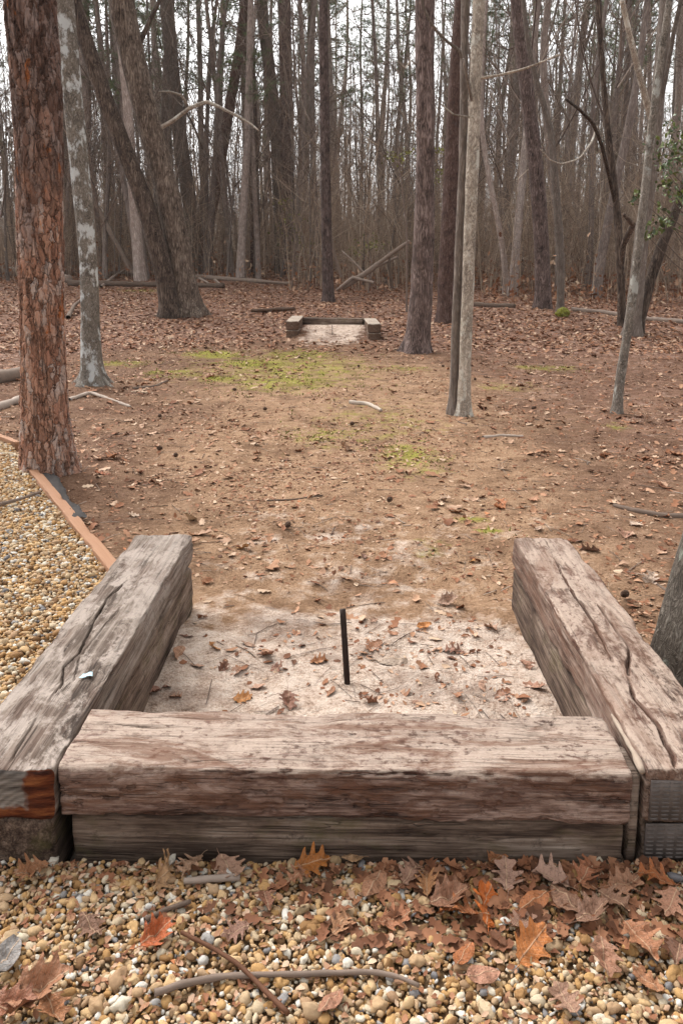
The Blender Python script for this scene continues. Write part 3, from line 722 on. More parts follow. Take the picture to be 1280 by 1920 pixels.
# pine straw and small twigs on the dirt
mb = MB(); n = 1700; x, y = scatter(n, 1.75, 11, (.3, .5), r, 1.2); k = ~((y < 6) & left_of_board(x, y)) & ~((np.abs(np.abs(x) - .68) < .14) & (y < 2.82)); x, y = x[k], y[k]; n = len(x)
an = r.uniform(0, 6.28, n); L_ = r.uniform(.03, .16, n); tt = np.linspace(-.5, .5, 4)
PX = x[:, None] + np.cos(an)[:, None] * tt * L_[:, None]; PY = y[:, None] + np.sin(an)[:, None] * tt * L_[:, None] + .15 * L_[:, None] * (tt ** 2) * r.normal(0, 1, (n, 1))
PZ = gz(PX, PY) + .004
thin_tubes(mb, np.stack([PX, PY, PZ], -1), np.repeat(r.lognormal(math.log(.0010), .45, n)[:, None], 4, 1), r.random(n))
tag(mb.build('twig_litter', M['twig']), kind='stuff')
# moss cushions on the clearing
mb = MB(); n = 14000; x, y = scatter(n, 2.6, 13, (.3, .5), r, .75)
mm = gauss_px(x, y, [(400, 665, .5, .5, .9), (480, 680, .5, .45, .9), (330, 700, .4, .4, .6), (560, 665, .6, .8, .5), (540, 715, .8, .8, .6), (410, 710, .3, .3, .9), (220, 680, .5, .3, .6), (760, 690, .4, .3, .6), (760, 850, .2, .3, .8), (600, 815, .3, .4, .4), (915, 996, .07, .05, 1), (1020, 690, .5, .3, .5)])
k = r.random(n) < mm * sst(-.15, .3, fbm(np.stack([x / .3, y / .3, 0 * x], -1), 3, 8)); x, y = x[k], y[k]; n = len(x)
tt = np.linspace(0, 1, 3); an = r.uniform(0, 6.28, (n, 4)); hh = r.uniform(.006, .022, (n, 4)); ox = r.normal(0, .03, (n, 4)); oy = r.normal(0, .03, (n, 4))
bx_ = (x[:, None] + ox).ravel(); by_ = (y[:, None] + oy).ravel(); bz = gz(bx_, by_); an = an.ravel(); hh = hh.ravel()
P = np.stack([bx_[:, None] + np.cos(an)[:, None] * tt * hh[:, None] * .8, by_[:, None] + np.sin(an)[:, None] * tt * hh[:, None] * .8, bz[:, None] + tt * hh[:, None]], -1)
thin_tubes(mb, P, np.array([.004, .003, .0005])[None] * np.ones((len(hh), 1)), r.random(len(hh)))
tag(mb.build('moss_grass', M['mossmat']), kind='stuff')

# ------------------------------------------------------------------ single fallen leaves
def oak_leaf_mesh(name, seed, deep=.6, oval=False):
    r = np.random.default_rng(seed); n, m = 33, 7
    u = np.linspace(0, 1, n); body = np.sin(np.pi * u ** .85) ** .7
    if oval: wd = .27 * body; sweep = np.zeros(n)
    else:
        ph = (u * 4 + .15) % 1; lobe = np.where(ph < .55, np.sin(np.pi * ph / .55), 0) ** .7
        wd = (.06 + (.34 * (1 - deep) + .36 * deep * lobe + .05 * lobe * r.random(n))) * body; sweep = .10 * lobe * body
    s = np.linspace(-1, 1, m)
    V = np.zeros((n, m, 3)); V[..., 0] = u[:, None] - .5 + sweep[:, None] * np.abs(s) ** 1.5; V[..., 1] = wd[:, None] * s
    V[..., 1] += .05 * np.sin(u * 3 + r.uniform(0, 6))[:, None]
    c1, c2, c3 = r.uniform(-.6, .9), r.uniform(-.3, .8), r.uniform(-1.2, 1.2)
    V[..., 2] = c1 * (V[..., 0] ** 2) + c2 * np.abs(V[..., 1]) * (.6 + u[:, None]) + c3 * V[..., 0] * V[..., 1] + .09 * vn(V * 5 + seed, seed) + .03 * vn(V * 14 + seed, seed)
    V[..., 2] -= V[..., 2].min()
    mb = MB(); v = V.reshape(-1, 3); q = gridfaces(n, m)
    mb.add(np.r_[v, v - [0, 0, .012]], np.r_[q, q[:, ::-1] + n * m])
    k = (m - 1) // 2; e = V[0, k] - [0, 0, .006]
    tube(mb, [e + [.03, 0, 0], e + [-.12, .01, .02], e + [-.24, .04, .0]], [.012, .009, .008], 5)
    return mb.mesh(name, M['leaf'])
LM = [oak_leaf_mesh('oak_leaf', k, d) for k, d in enumerate((.62, .5, .42, .68, .55))]; OV = [oak_leaf_mesh('oval_leaf', 20 + k, 0, True) for k in range(3)]
def leaf(name, me, p, size, rz, rx, ry, color, label, group=None):
    o = link(name, me); o.location = p; o.scale = (size,) * 3; o.rotation_euler = (rx, ry, rz); o.color = lin(color)
    return tag(o, label, 'leaf', group)
def gpt(px, py):
    p = at_z(px, py, GZ + .016); return tuple(p)
def spt(px, py):
    p = on_ground(px, py); return (p[0], p[1], p[2] + .003)
leaf('oak_leaf', LM[0], gpt(905, 1700), .085, 1.35, .75, -.2, '#c2682c', 'bright orange oak leaf tilted upright on the gravel, the brightest one there')
leaf('oak_leaf', LM[3], gpt(302, 1640), .085, 1.5, 1.05, .2, '#c39a72', 'pale tan pointed oak leaf standing against the lower front timber')
leaf('oak_leaf', LM[1], gpt(290, 1757), .07, .9, .3, .1, '#a8562c', 'rusty red oak leaf on gravel above the long grey twig')
leaf('oak_leaf', LM[2], gpt(995, 1772), .085, .7, .5, -.3, '#b9733d', 'large folded orange brown oak leaf with curled edge on gravel')
leaf('oak_leaf', LM[3], gpt(858, 1715), .08, 2.9, .3, .2, '#9e5f36', 'dark orange oak leaf touching the brightest orange leaf')
leaf('oval_leaf', OV[0], gpt(905, 1828), .06, .3, .25, .1, '#b07f66', 'smooth pinkish brown leaf lying on gravel near the bottom')
leaf('oak_leaf', LM[4], gpt(585, 1618), .075, .2, .5, -.1, '#a5662f', 'orange brown leaf leaning on the middle of the lower front timber')
leaf('oval_leaf', OV[1], gpt(12, 1800), .08, 1.4, .2, .2, '#8b8580', 'grey flat leaf at the left edge of the gravel')
leaf('oak_leaf', LM[1], gpt(75, 1860), .10, .5, .2, 0, '#9a6a4c', 'brown lobed leaf on gravel in the lower left corner')
gl = [(1060, 1690, .1, '#8f6a54'), (1110, 1720, .085, '#86634f'), (1170, 1660, .09, '#9a7056'), (1225, 1650, .085, '#a05e34'), (1030, 1650, .08, '#a88572'), (950, 1645, .08, '#a37f6c'), (1000, 1690, .07, '#a5673f'), (740, 1725, .07, '#a26a4a'), (640, 1735, .06, '#a87a58'), (1200, 1765, .09, '#a87352'), (1255, 1700, .08, '#a0735a'), (840, 1690, .09, '#8a6048'), (700, 1660, .08, '#9b6e52'), (560, 1645, .06, '#95664a'), (500, 1690, .06, '#8b5f49'), (440, 1750, .06, '#8f6a58'), (1130, 1800, .075, '#9a6e55'), (980, 1730, .07, '#8d6a57'), (870, 1790, .06, '#a06037'), (1270, 1790, .07, '#8a6450'), (170, 1740, .07, '#876450'), (60, 1640, .07, '#9a6a48'), (430, 1630, .08, '#a07c66'), (360, 1625, .07, '#a58268'), (620, 1880, .06, '#9a6b52'), (1060, 1880, .07, '#9b7660'), (20, 1900, .09, '#8f5d44'), (930, 1610, .06, '#a06a45'), (1100, 1640, .08, '#9c6446'), (1150, 1690, .07, '#8a6650'), (660, 1610, .05, '#a7825f'), (100, 1900, .07, '#a06c48'), (1210, 1840, .06, '#a5714e'), (770, 1640, .07, '#926e5a'), (800, 1660, .06, '#a8774f')]
for k, (a, b, s_, c) in enumerate(gl):
    leaf('oak_leaf', LM[k % 5] if k % 6 else OV[k % 3], gpt(a, b), s_ * .92, random.uniform(0, 6.28), random.gauss(0, .12), random.gauss(0, .12), c, 'dull brown fallen leaf lying on the gravel before the front timber', 'brown leaves on the gravel')
sl_ = [(795, 1177, .055, '#c88345', 'bright orange leaf alone on the sand right of the stake', OV[1], 0.1, .2), (335, 1226, .085, '#a57a5e', 'oval brown leaf standing on edge in the sand beside the left timber', OV[0], 1.5, .9),
       (402, 1217, .055, '#b57a45', 'orange curled leaf on the sand next to the oval brown leaf', LM[0], 2.1, .5), (465, 1211, .06, '#a8836b', 'tan pointed leaf lying on the sand left of the stake', OV[2], 2.6, .3), (455, 1312, .06, '#b5793f', 'orange brown leaf on the sand touching the front timber', LM[2], .3, .3),
       (735, 1243, .10, '#ad9886', 'long pale bark flake lying on the sand right of the stake', OV[2], .05, .1), (838, 1132, .085, '#a98670', 'pale brown leaf folded on the dirt beyond the sand', LM[1], .4, .3), (598, 1243, .06, '#b27a52', 'small orange leaf on the sand just left of the stake', LM[4], .2, .2)]
for a, b, s_, c, lb, me, rz, rx in sl_: leaf('oval_leaf' if me in OV else 'oak_leaf', me, spt(a, b), s_, rz, rx, 0, c, lb)
for k, (a, b) in enumerate([(370, 1250), (420, 1255), (440, 1262), (310, 1290), (330, 1310), (555, 1190), (740, 1190), (700, 1215), (850, 1225), (905, 1290), (780, 1320), (540, 1320), (1010, 1210), (985, 1250), (920, 1180), (620, 1300), (860, 1310), (1000, 1290), (350, 1195), (290, 1300), (500, 1230), (760, 1305), (940, 1310), (700, 1165), (480, 1290), (520, 1255), (690, 1320), (590, 1190), (380, 1160)]):
    leaf('oak_leaf', LM[k % 5] if k % 3 else OV[k % 3], spt(a, b), random.uniform(.035, .075), random.uniform(0, 6.28), random.gauss(0, .3), random.gauss(0, .3), random.choice(['#8d6350', '#a57860', '#b07c5c', '#9a6a4c', '#b58d75']), 'small brown leaf lying on the pale sand of the near pit', 'brown leaves on the pit sand')
for k, (a, b, s_, c) in enumerate([(455, 1030, .07, '#c99765'), (355, 978, .10, '#d3b493'), (250, 968, .07, '#c9ad95'), (885, 1055, .04, '#c08549'), (940, 945, .09, '#b06d42'), (1000, 940, .08, '#b88463'), (680, 1047, .05, '#8a6350'), (1190, 985, .07, '#c9ae98'), (1170, 1005, .09, '#a97c64'), (1105, 1035, .09, '#8b6b5a'), (650, 845, .14, '#cfb29a'), (215, 860, .1, '#b27a55'), (190, 890, .09, '#a5603c'), (270, 800, .1, '#c0987a'), (940, 880, .08, '#c8a78c'), (1010, 995, .06, '#b89a84'), (835, 940, .07, '#c2a288'), (520, 880, .07, '#bd9a80'), (1220, 1090, .08, '#c5ac98'), (390, 1095, .06, '#b07a58')]):
    leaf('oak_leaf', LM[k % 5], spt(a, b), s_, random.uniform(0, 6.28), random.gauss(0, .3), random.gauss(0, .3), c, 'dry tan leaf lying on the bare dirt of the clearing', 'dry leaves on the clearing dirt')

# ------------------------------------------------------------------ twigs and fallen branches
def stick(name, pts, r0, r1, label, mat='deadwood', z=None, cat='twig', tint=.4, group=None, side=()):
    P = []
    for k, p in enumerate(pts):
        if z is not None: P.append(at_z(p[0], p[1], z))
        else:
            q = on_ground(p[0], p[1]); q[2] += (p[2] if len(p) > 2 else 0) + r0 * .6; P.append(q)
    mb = MB(); Q, R = resample(P, np.linspace(r0, r1, len(P)), max(.012, r0)); tube(mb, Q, R, 8, tint, rough=r0 * .35, rs=.5 / r0, seed=len(pts))
    for (k, v, L_) in side:
        k = int(k * (len(Q) - 1)); e = Q[k]; v = np.array(v, float); tube(mb, *resample([e, e + v * L_ * .5, e + v * L_ + [0, 0, .1 * L_]], [R[k] * .7, R[k] * .5, R[k] * .25], .03), 6, tint)
    return tag(mb.build(name, M[mat]), label, cat, group)
ZG = GZ + .018
stick('twig', [(290, 1862), (340, 1845), (420, 1830), (560, 1826), (700, 1822), (745, 1830), (785, 1848)], .0062, .0035, 'long grey curved twig lying across the gravel near the bottom', z=ZG, tint=.35)
stick('twig', [(340, 1748), (400, 1778), (450, 1810), (490, 1850), (540, 1900)], .0035, .0045, 'thin reddish brown twig crossing the long grey one', z=ZG + .006, tint=.05, mat='litter')
stick('twig', [(272, 1726), (310, 1706), (358, 1690)], .0055, .004, 'short dark grey twig on the gravel near the rusty red leaf', z=ZG, tint=.1)
stick('twig', [(345, 1652), (390, 1648), (450, 1645)], .006, .007, 'pale grey stick close below the lower front timber', z=ZG, tint=.6)
stick('stick', [(-40, 957), (0, 946), (40, 935), (75, 923)], .012, .007, 'thin brown stick lying on the gravel at left', z=.06, tint=.3)
stick('branch', [(1150, 950), (1190, 960), (1240, 970), (1310, 972)], .011, .02, 'grey branch on the dirt at the right edge', tint=.2, cat='branch')
stick('twig', [(500, 940), (550, 938), (605, 930)], .006, .004, 'dark thin twig on the bare dirt in the middle of the clearing', tint=.1)
stick('twig', [(1205, 1085), (1235, 1100), (1262, 1118)], .006, .006, 'brown stick on dirt left of the lichened trunk at right', tint=.2)
stick('twig', [(655, 757), (690, 760), (715, 772)], .022, .012, 'pale broken stick on the clearing toward the far pit', tint=.9)
stick('twig', [(905, 822), (940, 818), (980, 820)], .012, .008, 'thin pale stick on dirt below the twin trunked tree', tint=.8)
stick('twig', [(130, 752), (170, 738), (245, 765)], .02, .012, 'crooked pale root like stick by the lichened trunk', tint=.8)
stick('twig', [(250, 730), (290, 726), (315, 715)], .014, .01, 'brown twig on the ground right of the lichened trunk', tint=.2)
stick('log', [(-120, 745), (-40, 722), (15, 714), (60, 705)], .085, .07, 'weathered grey log lying just left of the red pine', tint=.45, cat='log')
stick('log', [(-60, 790), (0, 768), (30, 757), (60, 748)], .04, .035, 'slim pale pole on the ground below the weathered log', tint=.75, cat='log')
stick('branch', [(128, 598), (140, 585, .1), (152, 578, .15)], .05, .03, 'grey broken branch end behind the lichened trunk', tint=.3, cat='branch')
stick('log', [(-80, 520), (0, 515), (60, 520), (130, 530)], .2, .15, 'thick pale fallen log behind the red pine', tint=.5, cat='log', group=None)
stick('log', [(120, 516), (190, 516), (250, 518), (330, 521)], .12, .10, 'long dark fallen log with mossy underside behind the leaning oak', tint=.25, cat='log')
stick('log', [(130, 536), (200, 536), (300, 538), (420, 540)], .11, .07, 'low dark log at the edge of the leaf litter', tint=.1, cat='log')
stick('log', [(360, 522), (420, 526), (480, 530), (545, 535)], .09, .05, 'thin long pale log right of the big oak', tint=.45, cat='log')
stick('branch', [(190, 540), (215, 525, .1), (245, 518, .3), (290, 512, .4)], .05, .03, 'forked pale branch lying on the logs left of the oak', tint=.5, cat='branch')
stick('branch', [(358, 516), (375, 524), (390, 532)], .05, .03, 'short white broken branch against the oak logs', tint=.7, cat='branch')
stick('branch', [(395, 520), (408, 530), (415, 537)], .05, .03, 'short pale leaning branch among the logs beyond the oak', tint=.6, cat='branch')
stick('log', [(890, 574), (920, 576), (965, 577)], .06, .05, 'dark short log at the wood edge right of the twin trunks', tint=.1, cat='log')
stick('log', [(1070, 583), (1130, 588), (1200, 600), (1290, 607)], .05, .045, 'long thin log at the wood edge behind the slender tree', tint=.5, cat='log')
def air_stick(name, pts, Y, r0, r1, label, tint=.8, cat='branch'):
    P = [at_y(a, b, Y + (c[0] if c else 0)) for a, b, *c in pts]; mb = MB(); tube(mb, *resample(P, np.linspace(r0, r1, len(P)), .1), 7, tint, rough=r0 * .3, rs=4)
    return tag(mb.build(name, M['deadwood']), label, cat)
YB = on_ground(700, 556)[1] - .5
air_stick('branch', [(640, 540), (690, 510), (730, 478), (768, 452)], YB, .075, .045, 'thick pale dead branch propped up left of the middle pine', .4)
air_stick('branch', [(672, 523), (705, 500), (745, 482)], YB + .3, .05, .03, 'thinner dead branch crossing the propped pale branch', .45)
air_stick('branch', [(735, 540), (730, 500), (728, 470)], YB + .2, .04, .03, 'dark upright branch under the propped pale branch', .1)
air_stick('branch', [(690, 520), (660, 488), (640, 470)], YB + .6, .04, .02, 'thin dead branch fanning left from the propped pale branch', .6)
air_stick('branch', [(640, 520), (625, 470), (615, 400)], YB + 1, .045, .03, 'long slanting dead stem leaning up beside the thin dark pine', .4)
air_stick('branch', [(700, 530), (660, 520), (630, 545)], YB - .1, .04, .03, 'low dead branch lying at the foot of the propped branch', .6)
air_stick('snag', [(250, 512), (215, 450), (190, 400), (170, 365)], 27, .10, .07, 'pale dead trunk leaning behind the lichened tree', .5, 'dead trunk')

# pine cones on the clearing
def cone_mesh():
    mb = MB(); v, f = ico(3); d = v.copy(); ph = np.arctan2(v[:, 1], v[:, 0]); k = 1 + .16 * np.sin(ph * 8 + v[:, 2] * 9) * np.sign(np.sin(v[:, 2] * 16)); mb.add(v * k[:, None] * [.7, .7, 1], f); return mb.mesh('pine_cone', M['cone'])
cm_ = cone_mesh()
for a, b in [(540, 993), (300, 785), (497, 772), (440, 735), (730, 945), (672, 690), (830, 690), (660, 800), (1000, 770), (330, 860), (890, 715), (300, 847), (1170, 1125)]:
    p = on_ground(a, b); o = link('pine_cone', cm_); o.location = p + [0, 0, .025]; o.scale = (.019,) * 3; o.rotation_euler = (1.4, random.random() * 6, random.random() * 6); tag(o, 'small dark pine cone lying on the clearing floor', 'pine cone', 'pine cones on the clearing')
# old log-ends and ash near the far pit
mb = MB(); p = on_ground(512, 585)
for k in range(5): tube(mb, [p + [random.uniform(-.5, .1), random.uniform(-.2, .2), .03], p + [random.uniform(.1, .5), random.uniform(-.3, .3), .07]], [.035, .03], 7, .0, rough=.01)
tag(mb.build('charred_branches', M['cone']), 'heap of charred sticks left of the far pit', 'stick heap')

# ------------------------------------------------------------------ crowns (shared meshes)
def rod(mb, p, v, L, r0, r1, k=4, wob=.12, sides=5, tint=.4, droop=0):
    v = np.array(v, float); v /= np.linalg.norm(v); P = [np.array(p, float)]
    for i in range(k):
        v = v + np.random.default_rng(rod.c).normal(0, wob, 3) + [0, 0, droop]; rod.c += 1; v /= np.linalg.norm(v); P.append(P[-1] + v * L / k)
    tube(mb, P, np.linspace(r0, r1, k + 1), sides, tint, cap=False); return np.array(P), v
rod.c = 1
def twigs(mb, p, v, L, r0, depth, R):
    P, d = rod(mb, p, v, L, r0, r0 * .45, 4, .13, 5 if depth > 1 else 3, R.random(), .04)
    if depth == 0: return
    n = 4 if depth > 1 else 5
    for i in range(n):
        t = R.uniform(.25, 1); q = P[min(4, int(t * 4))] + (P[min(4, int(t * 4) + 1)] - P[min(4, int(t * 4))]) * R.random()
        u = d + R.normal(0, .75, 3); u[2] += .25; twigs(mb, q, u, L * R.uniform(.4, .7), r0 * .5, depth - 1, R)
def bare_crown(name, H, base, seed, nb=12):
    R = np.random.default_rng(seed); rod.c = seed * 1000; mb = MB()
    for i in range(nb):
        z = base + (H - base) * (i + R.random()) / nb * .95; a = R.uniform(0, 6.28); v = np.array([math.cos(a), math.sin(a), R.uniform(.8, 2.0)])
        twigs(mb, (0, 0, z), v, (H - z) * .28 + R.uniform(.8, 1.6), .026 * (1 - .6 * z / H), 2, R)
    return mb.mesh(name, M['twig'])
def pine_crown(name, H, base, seed, spread=2.0):
    R = np.random.default_rng(seed); rod.c = seed * 1000; mb = MB(); nd = MB(); cen = []; dirs = []
    z = base
    while z < H - .4:
        for k in range(R.integers(3, 6)):
            a = R.uniform(0, 6.28); L = spread * .9 * (1.1 - .75 * (z - base) / (H - base)) * R.uniform(.55, 1.15) * (.6 if z < base + 1.2 else 1)
            P, d = rod(mb, (0, 0, z), (math.cos(a), math.sin(a), R.uniform(.0, .6)), L, .025, .008, 4, .12, 4, .3, .05)
            if R.random() < .12 and z < base + 3: continue
            for t in np.linspace(.4, 1, 7):
                i = min(3, int(t * 4)); q = P[i] + (P[i + 1] - P[i]) * (t * 4 - i)
                for _ in range(2): cen.append(q + R.normal(0, .13, 3)); dirs.append(d + R.normal(0, .5, 3))
        z += R.uniform(.7, 1.15)
    cen = np.array(cen); dirs = np.array(dirs); dirs /= np.linalg.norm(dirs, axis=1)[:, None]; n = len(cen); K = 21
    u = R.normal(0, 1, (n, K, 3)) + dirs[:, None] * .9; u /= np.linalg.norm(u, axis=2)[..., None]
    L = R.uniform(.12, .26, (n, K, 1)); s = np.cross(u, R.normal(0, 1, (n, K, 3))); s /= np.linalg.norm(s, axis=2)[..., None]
    b = np.repeat(cen[:, None], K, 1); V = np.stack([b - s * .005, b + s * .005, b + u * L], 2).reshape(-1, 3)
    nd.add(V, np.arange(len(V)).reshape(-1, 3), np.repeat(np.clip(R.normal(.5, .25, n), 0, 1), K * 3))
    nl = sum(len(a) for a in mb.f[4]); nt = len(V) // 3
    off = mb.n; mb.v += nd.v; mb.t += nd.t; mb.f[3] += [a + off for a in nd.f[3]]
    me = mb.mesh(name, M['twig'], False); me.materials.append(M['needle'])
    me.polygons.foreach_set('material_index', np.r_[np.zeros(len(me.polygons) - nt, np.int32), np.ones(nt, np.int32)]); return me

# ------------------------------------------------------------------ trees seen one by one in the photo
TREES = []
RF = [1]
crown_b = [bare_crown('crown', 6, .2, 40 + k, 9) for k in range(2)]
def root_flare(nl, amt, reach):
    def f(a, n):
        z = np.clip(np.arange(n)[:, None] - .25 * reach / RF[0], 0, None) / reach; k = np.exp(-z * 2.2)
        return 1 + amt * k * (.55 + .45 * np.cos(a[None] * nl + 1.0) + .25 * np.cos(a[None] * (nl + 2) + 2.1)).clip(0)
    return f
def stem_from_px(pts, Y, ext, mb, sides, step, rough, rs, flare=None, seed=0, tint=.5, lean=0):
    P, R = [], []
    for (a, b, wd) in pts:
        p = at_y(a, b, Y + lean * 0); P.append(p); R.append(wd / 2 / F * axis(p))
    P.insert(0, P[0] + [0, 0, -.25]); R.insert(0, R[0] * 1.05)
    if ext:
        v = P[-1] - P[-2]; v /= np.linalg.norm(v); v = v * .5 + [0, 0, .5]; v /= np.linalg.norm(v)
        for k in (.33, .66, 1): P.append(P[-1] + v * ext / 3); R.append(R[-1] * .72)
    Q, r_ = resample(P, R, step)
    RF[0] = flare[2] if flare else 1
    fl = root_flare(*flare[:2], flare[2] / step) if flare else None
    tube(mb, Q, r_, sides, tint, rough, rs, seed, fl)
    return Q, r_
def tree(name, label, pts, mat, sides=14, step=.08, rough=.012, rs=7, flare=(5, .5, .25), ext=8, limbs=(), stems=(), group=None, cat='tree', base=None, crown=True):
    pb = base or pts[0]
    g0 = on_ground(pb[0], pb[1]); Y = g0[1]
    root = empty(name, tuple(g0), label, cat, group); inv = Matrix.Translation(-Vector(g0))
    for k, pl in enumerate((pts, *stems)):
        mb = MB(); dy = 0
        mt = mat
        if pl and isinstance(pl[0], str): mt = pl[0]; dy = pl[1]; pl = pl[2]
        Q, r_ = stem_from_px(pl, Y + dy, ext, mb, sides, step, rough, rs, flare, seed=int(pb[0]) + k)
        o = mb.build('trunk', M[mt], root); o.matrix_parent_inverse = inv
    if ext and crown:
        c = link('crown', crown_b[int(pb[0]) % 2], root); c.matrix_parent_inverse = inv; c.location = Vector(Q[-1]) - Vector((0, 0, ext * .45)); s_ = ext / 8; c.scale = (s_, s_, s_); c.rotation_euler = (0, 0, pb[0])
    for lp in limbs:
        dy = 0; mt = mat; tw = 0
        if isinstance(lp[0], str): mt, dy, lp = lp
        mb = MB(); P = []; R = []
        for k, (a, b, wd) in enumerate(lp):
            p = at_y(a, b, Y + dy * k / max(1, len(lp) - 1)); P.append(p); R.append(wd / 2 / F * axis(p))
        tube(mb, *resample(P, R, .06), 8, .5, .004, 12)
        o = mb.build('limb', M[mt], root); o.matrix_parent_inverse = inv
    TREES.append(root); return root
tree('pine_tree', 'thick red barked pine with flaking orange plates rising from the edging board', [(95, 890, 112), (88, 845, 96), (83, 760, 85), (80, 600, 82), (76, 430, 84), (73, 200, 91), (56, 0, 96)], 'flaky', 220, .010, .006, 14, (6, .35, .12), 9, cat='tree', base=(95, 885))
tree('lichen_tree', 'slim grey tree with white lichen patches and spreading roots behind the red pine', [(174, 720, 46), (171, 650, 36), (168, 520, 32), (161, 420, 33), (148, 300, 35), (134, 150, 36), (120, 0, 36)], 'bark_lichen', 40, .03, .006, 12, (5, .9, .16), 8,
     limbs=[(('bark_lichen'), -.3, [(160, 712, 16), (150, 735, 10), (128, 752, 5)]), ('bark_lichen', -.5, [(185, 712, 16), (195, 740, 10), (212, 758, 5)]), ('bark_lichen', -.2, [(190, 708, 14), (203, 722, 9), (215, 728, 4)])])
tree('twin_oak', 'two stemmed leaning oak with a long pale bent limb at left of the clearing', [(354, 592, 58), (347, 540, 46), (332, 450, 45), (312, 350, 44), (285, 250, 44), (252, 120, 46), (226, 0, 48)], 'bark_oak', 26, .09, .02, 6, (5, .55, .4), 9, base=(345, 592),
     stems=[('bark_oak_dark', -.25, [(322, 592, 38), (306, 500, 35), (272, 380, 33), (226, 260, 31), (185, 150, 31), (135, 0, 30)])],
     limbs=[('bark_pale', -.6, [(296, 243, 9), (325, 226, 8), (355, 203, 8), (388, 190, 7), (410, 200, 6), (440, 215, 5), (470, 232, 4), (485, 245, 3)]), ('bark_pale', -.8, [(355, 203, 5), (340, 178, 5), (318, 172, 4), (298, 172, 3)]), ('bark_oak_dark', .3, [(262, 82, 10), (278, 45, 9), (300, 0, 8), (320, -60, 7)]), ('bark_oak_dark', -.3, [(345, 200, 4), (365, 240, 4), (380, 280, 3)])])
tree('pine_tree', 'straight dark reddish pine standing right of the far pit', [(779, 660, 48), (786, 610, 44), (792, 500, 41), (797, 330, 34), (797, 200, 35), (795, 0, 36)], 'bark_pine', 36, .05, .014, 10, (5, .5, .25), 11,
     limbs=[('bark_pale', -.4, [(780, 122, 3), (770, 112, 3), (760, 128, 2.5), (745, 115, 2)])])
tree('pine_tree', 'reddish trunk half hidden behind the twin trunked pale tree', [(836, 604, 34), (838, 500, 33), (843, 400, 32), (850, 250, 29), (858, 100, 27), (866, 0, 27)], 'bark_red', 24, .08, .014, 8, (5, .35, .3), 11)
tree('twin_tree', 'pale smooth barked tree with two close stems right of the clearing', [(870, 780, 26), (870, 700, 22), (876, 560, 22), (881, 400, 23), (886, 300, 24), (891, 150, 22), (897, 0, 23)], 'bark_pale', 28, .035, .006, 14, (4, .45, .14), 7,
     stems=[('bark_grey', .08, [(850, 768, 19), (852, 690, 17), (855, 600, 16), (861, 450, 17), (868, 300, 16), (869, 150, 15), (871, 0, 15)])],
     limbs=[('bark_grey', -.25, [(884, 190, 6), (872, 130, 6.5), (862, 95, 7), (838, 78, 6), (815, 55, 5.5), (795, 20, 5), (786, -20, 4)]), ('bark_pale', -.3, [(888, 148, 5), (930, 142, 4.5), (980, 130, 4), (1010, 118, 3.5), (1050, 102, 3)]), ('bark_pale', -.2, [(885, 220, 3.5), (850, 215, 3), (820, 190, 2.5)]), ('bark_grey', -.2, [(886, 200, 6), (878, 160, 5), (868, 110, 4)])])
tree('pine_tree', 'dark pine leaning left at the right side of the clearing', [(1018, 578, 30), (1016, 500, 28), (1012, 400, 28), (1000, 280, 27), (985, 150, 26), (968, 0, 25)], 'bark_pine', 22, .1, .016, 6, (5, .4, .3), 11)
tree('dark_sapling', 'thin tree with a mossy foot right of the leaning pine', [(1050, 588, 14), (1050, 500, 14), (1045, 400, 15), (1031, 240, 12), (1005, 150, 10), (990, 90, 9), (980, 0, 8)], 'bark_grey', 14, .1, .01, 8, (5, .6, .3), 6)
tree('crooked_tree', 'dark tree with a crooked bent limb at the right of the wood edge', [(1166, 612, 16), (1163, 520, 15), (1158, 420, 15), (1150, 340, 13), (1138, 250, 12), (1128, 120, 11), (1120, 0, 10)], 'bark_oak_dark', 14, .1, .01, 8, (5, .4, .3), 8,
     limbs=[('bark_oak_dark', -1.5, [(1152, 382, 6), (1140, 325, 7), (1128, 275, 7), (1112, 232, 7), (1085, 205, 6), (1060, 186, 4)]), ('bark_pale', -1.8, [(1118, 238, 4), (1108, 268, 4), (1085, 298, 3.5), (1052, 308, 3), (1030, 300, 2.5), (1012, 280, 2)])])
tree('forked_tree', 'grey forked trunk beside the slender lichened tree at right', [(1184, 630, 32), (1190, 560, 28), (1200, 460, 26), (1214, 350, 26), (1228, 240, 26), (1238, 120, 24), (1248, 0, 23)], 'bark_grey', 18, .08, .014, 8, (5, .4, .3), 8,
     stems=[('bark_oak_dark', .3, [(1192, 625, 22), (1214, 540, 20), (1236, 470, 19), (1256, 420, 18), (1290, 330, 17), (1330, 200, 15)])],
     limbs=[('bark_oak_dark', -.6, [(1165, 495, 9), (1167, 460, 11), (1178, 438, 12), (1186, 422, 11), (1178, 412, 8), (1168, 402, 6)]), ('bark_pale', -.5, [(1224, 235, 13), (1211, 190, 13), (1200, 150, 12), (1190, 110, 12), (1176, 50, 11), (1165, 0, 10)]), ('bark_grey', -.4, [(1232, 220, 10), (1248, 140, 9), (1262, 60, 9), (1280, -20, 8)])])
tree('slender_tree', 'slender leaning tree with pale lichened foot at right of the clearing', [(1155, 775, 19), (1161, 710, 18), (1170, 660, 16), (1182, 580, 16), (1196, 470, 16), (1206, 380, 16), (1218, 260, 15), (1236, 120, 14), (1255, 0, 13)], 'bark_slim', 22, .04, .005, 14, (4, .3, .12), 6)
tree('lichen_tree', 'near lichen covered trunk cut off by the right edge beside the right timber', [(1315, 1290, 200), (1318, 1200, 176), (1339, 1100, 156), (1364, 1000, 150), (1424, 800, 140), (1515, 500, 130), (1660, 0, 126)], 'bark_edge', 90, .015, .010, 16, (5, .3, .1), 7, base=(1318, 1262))
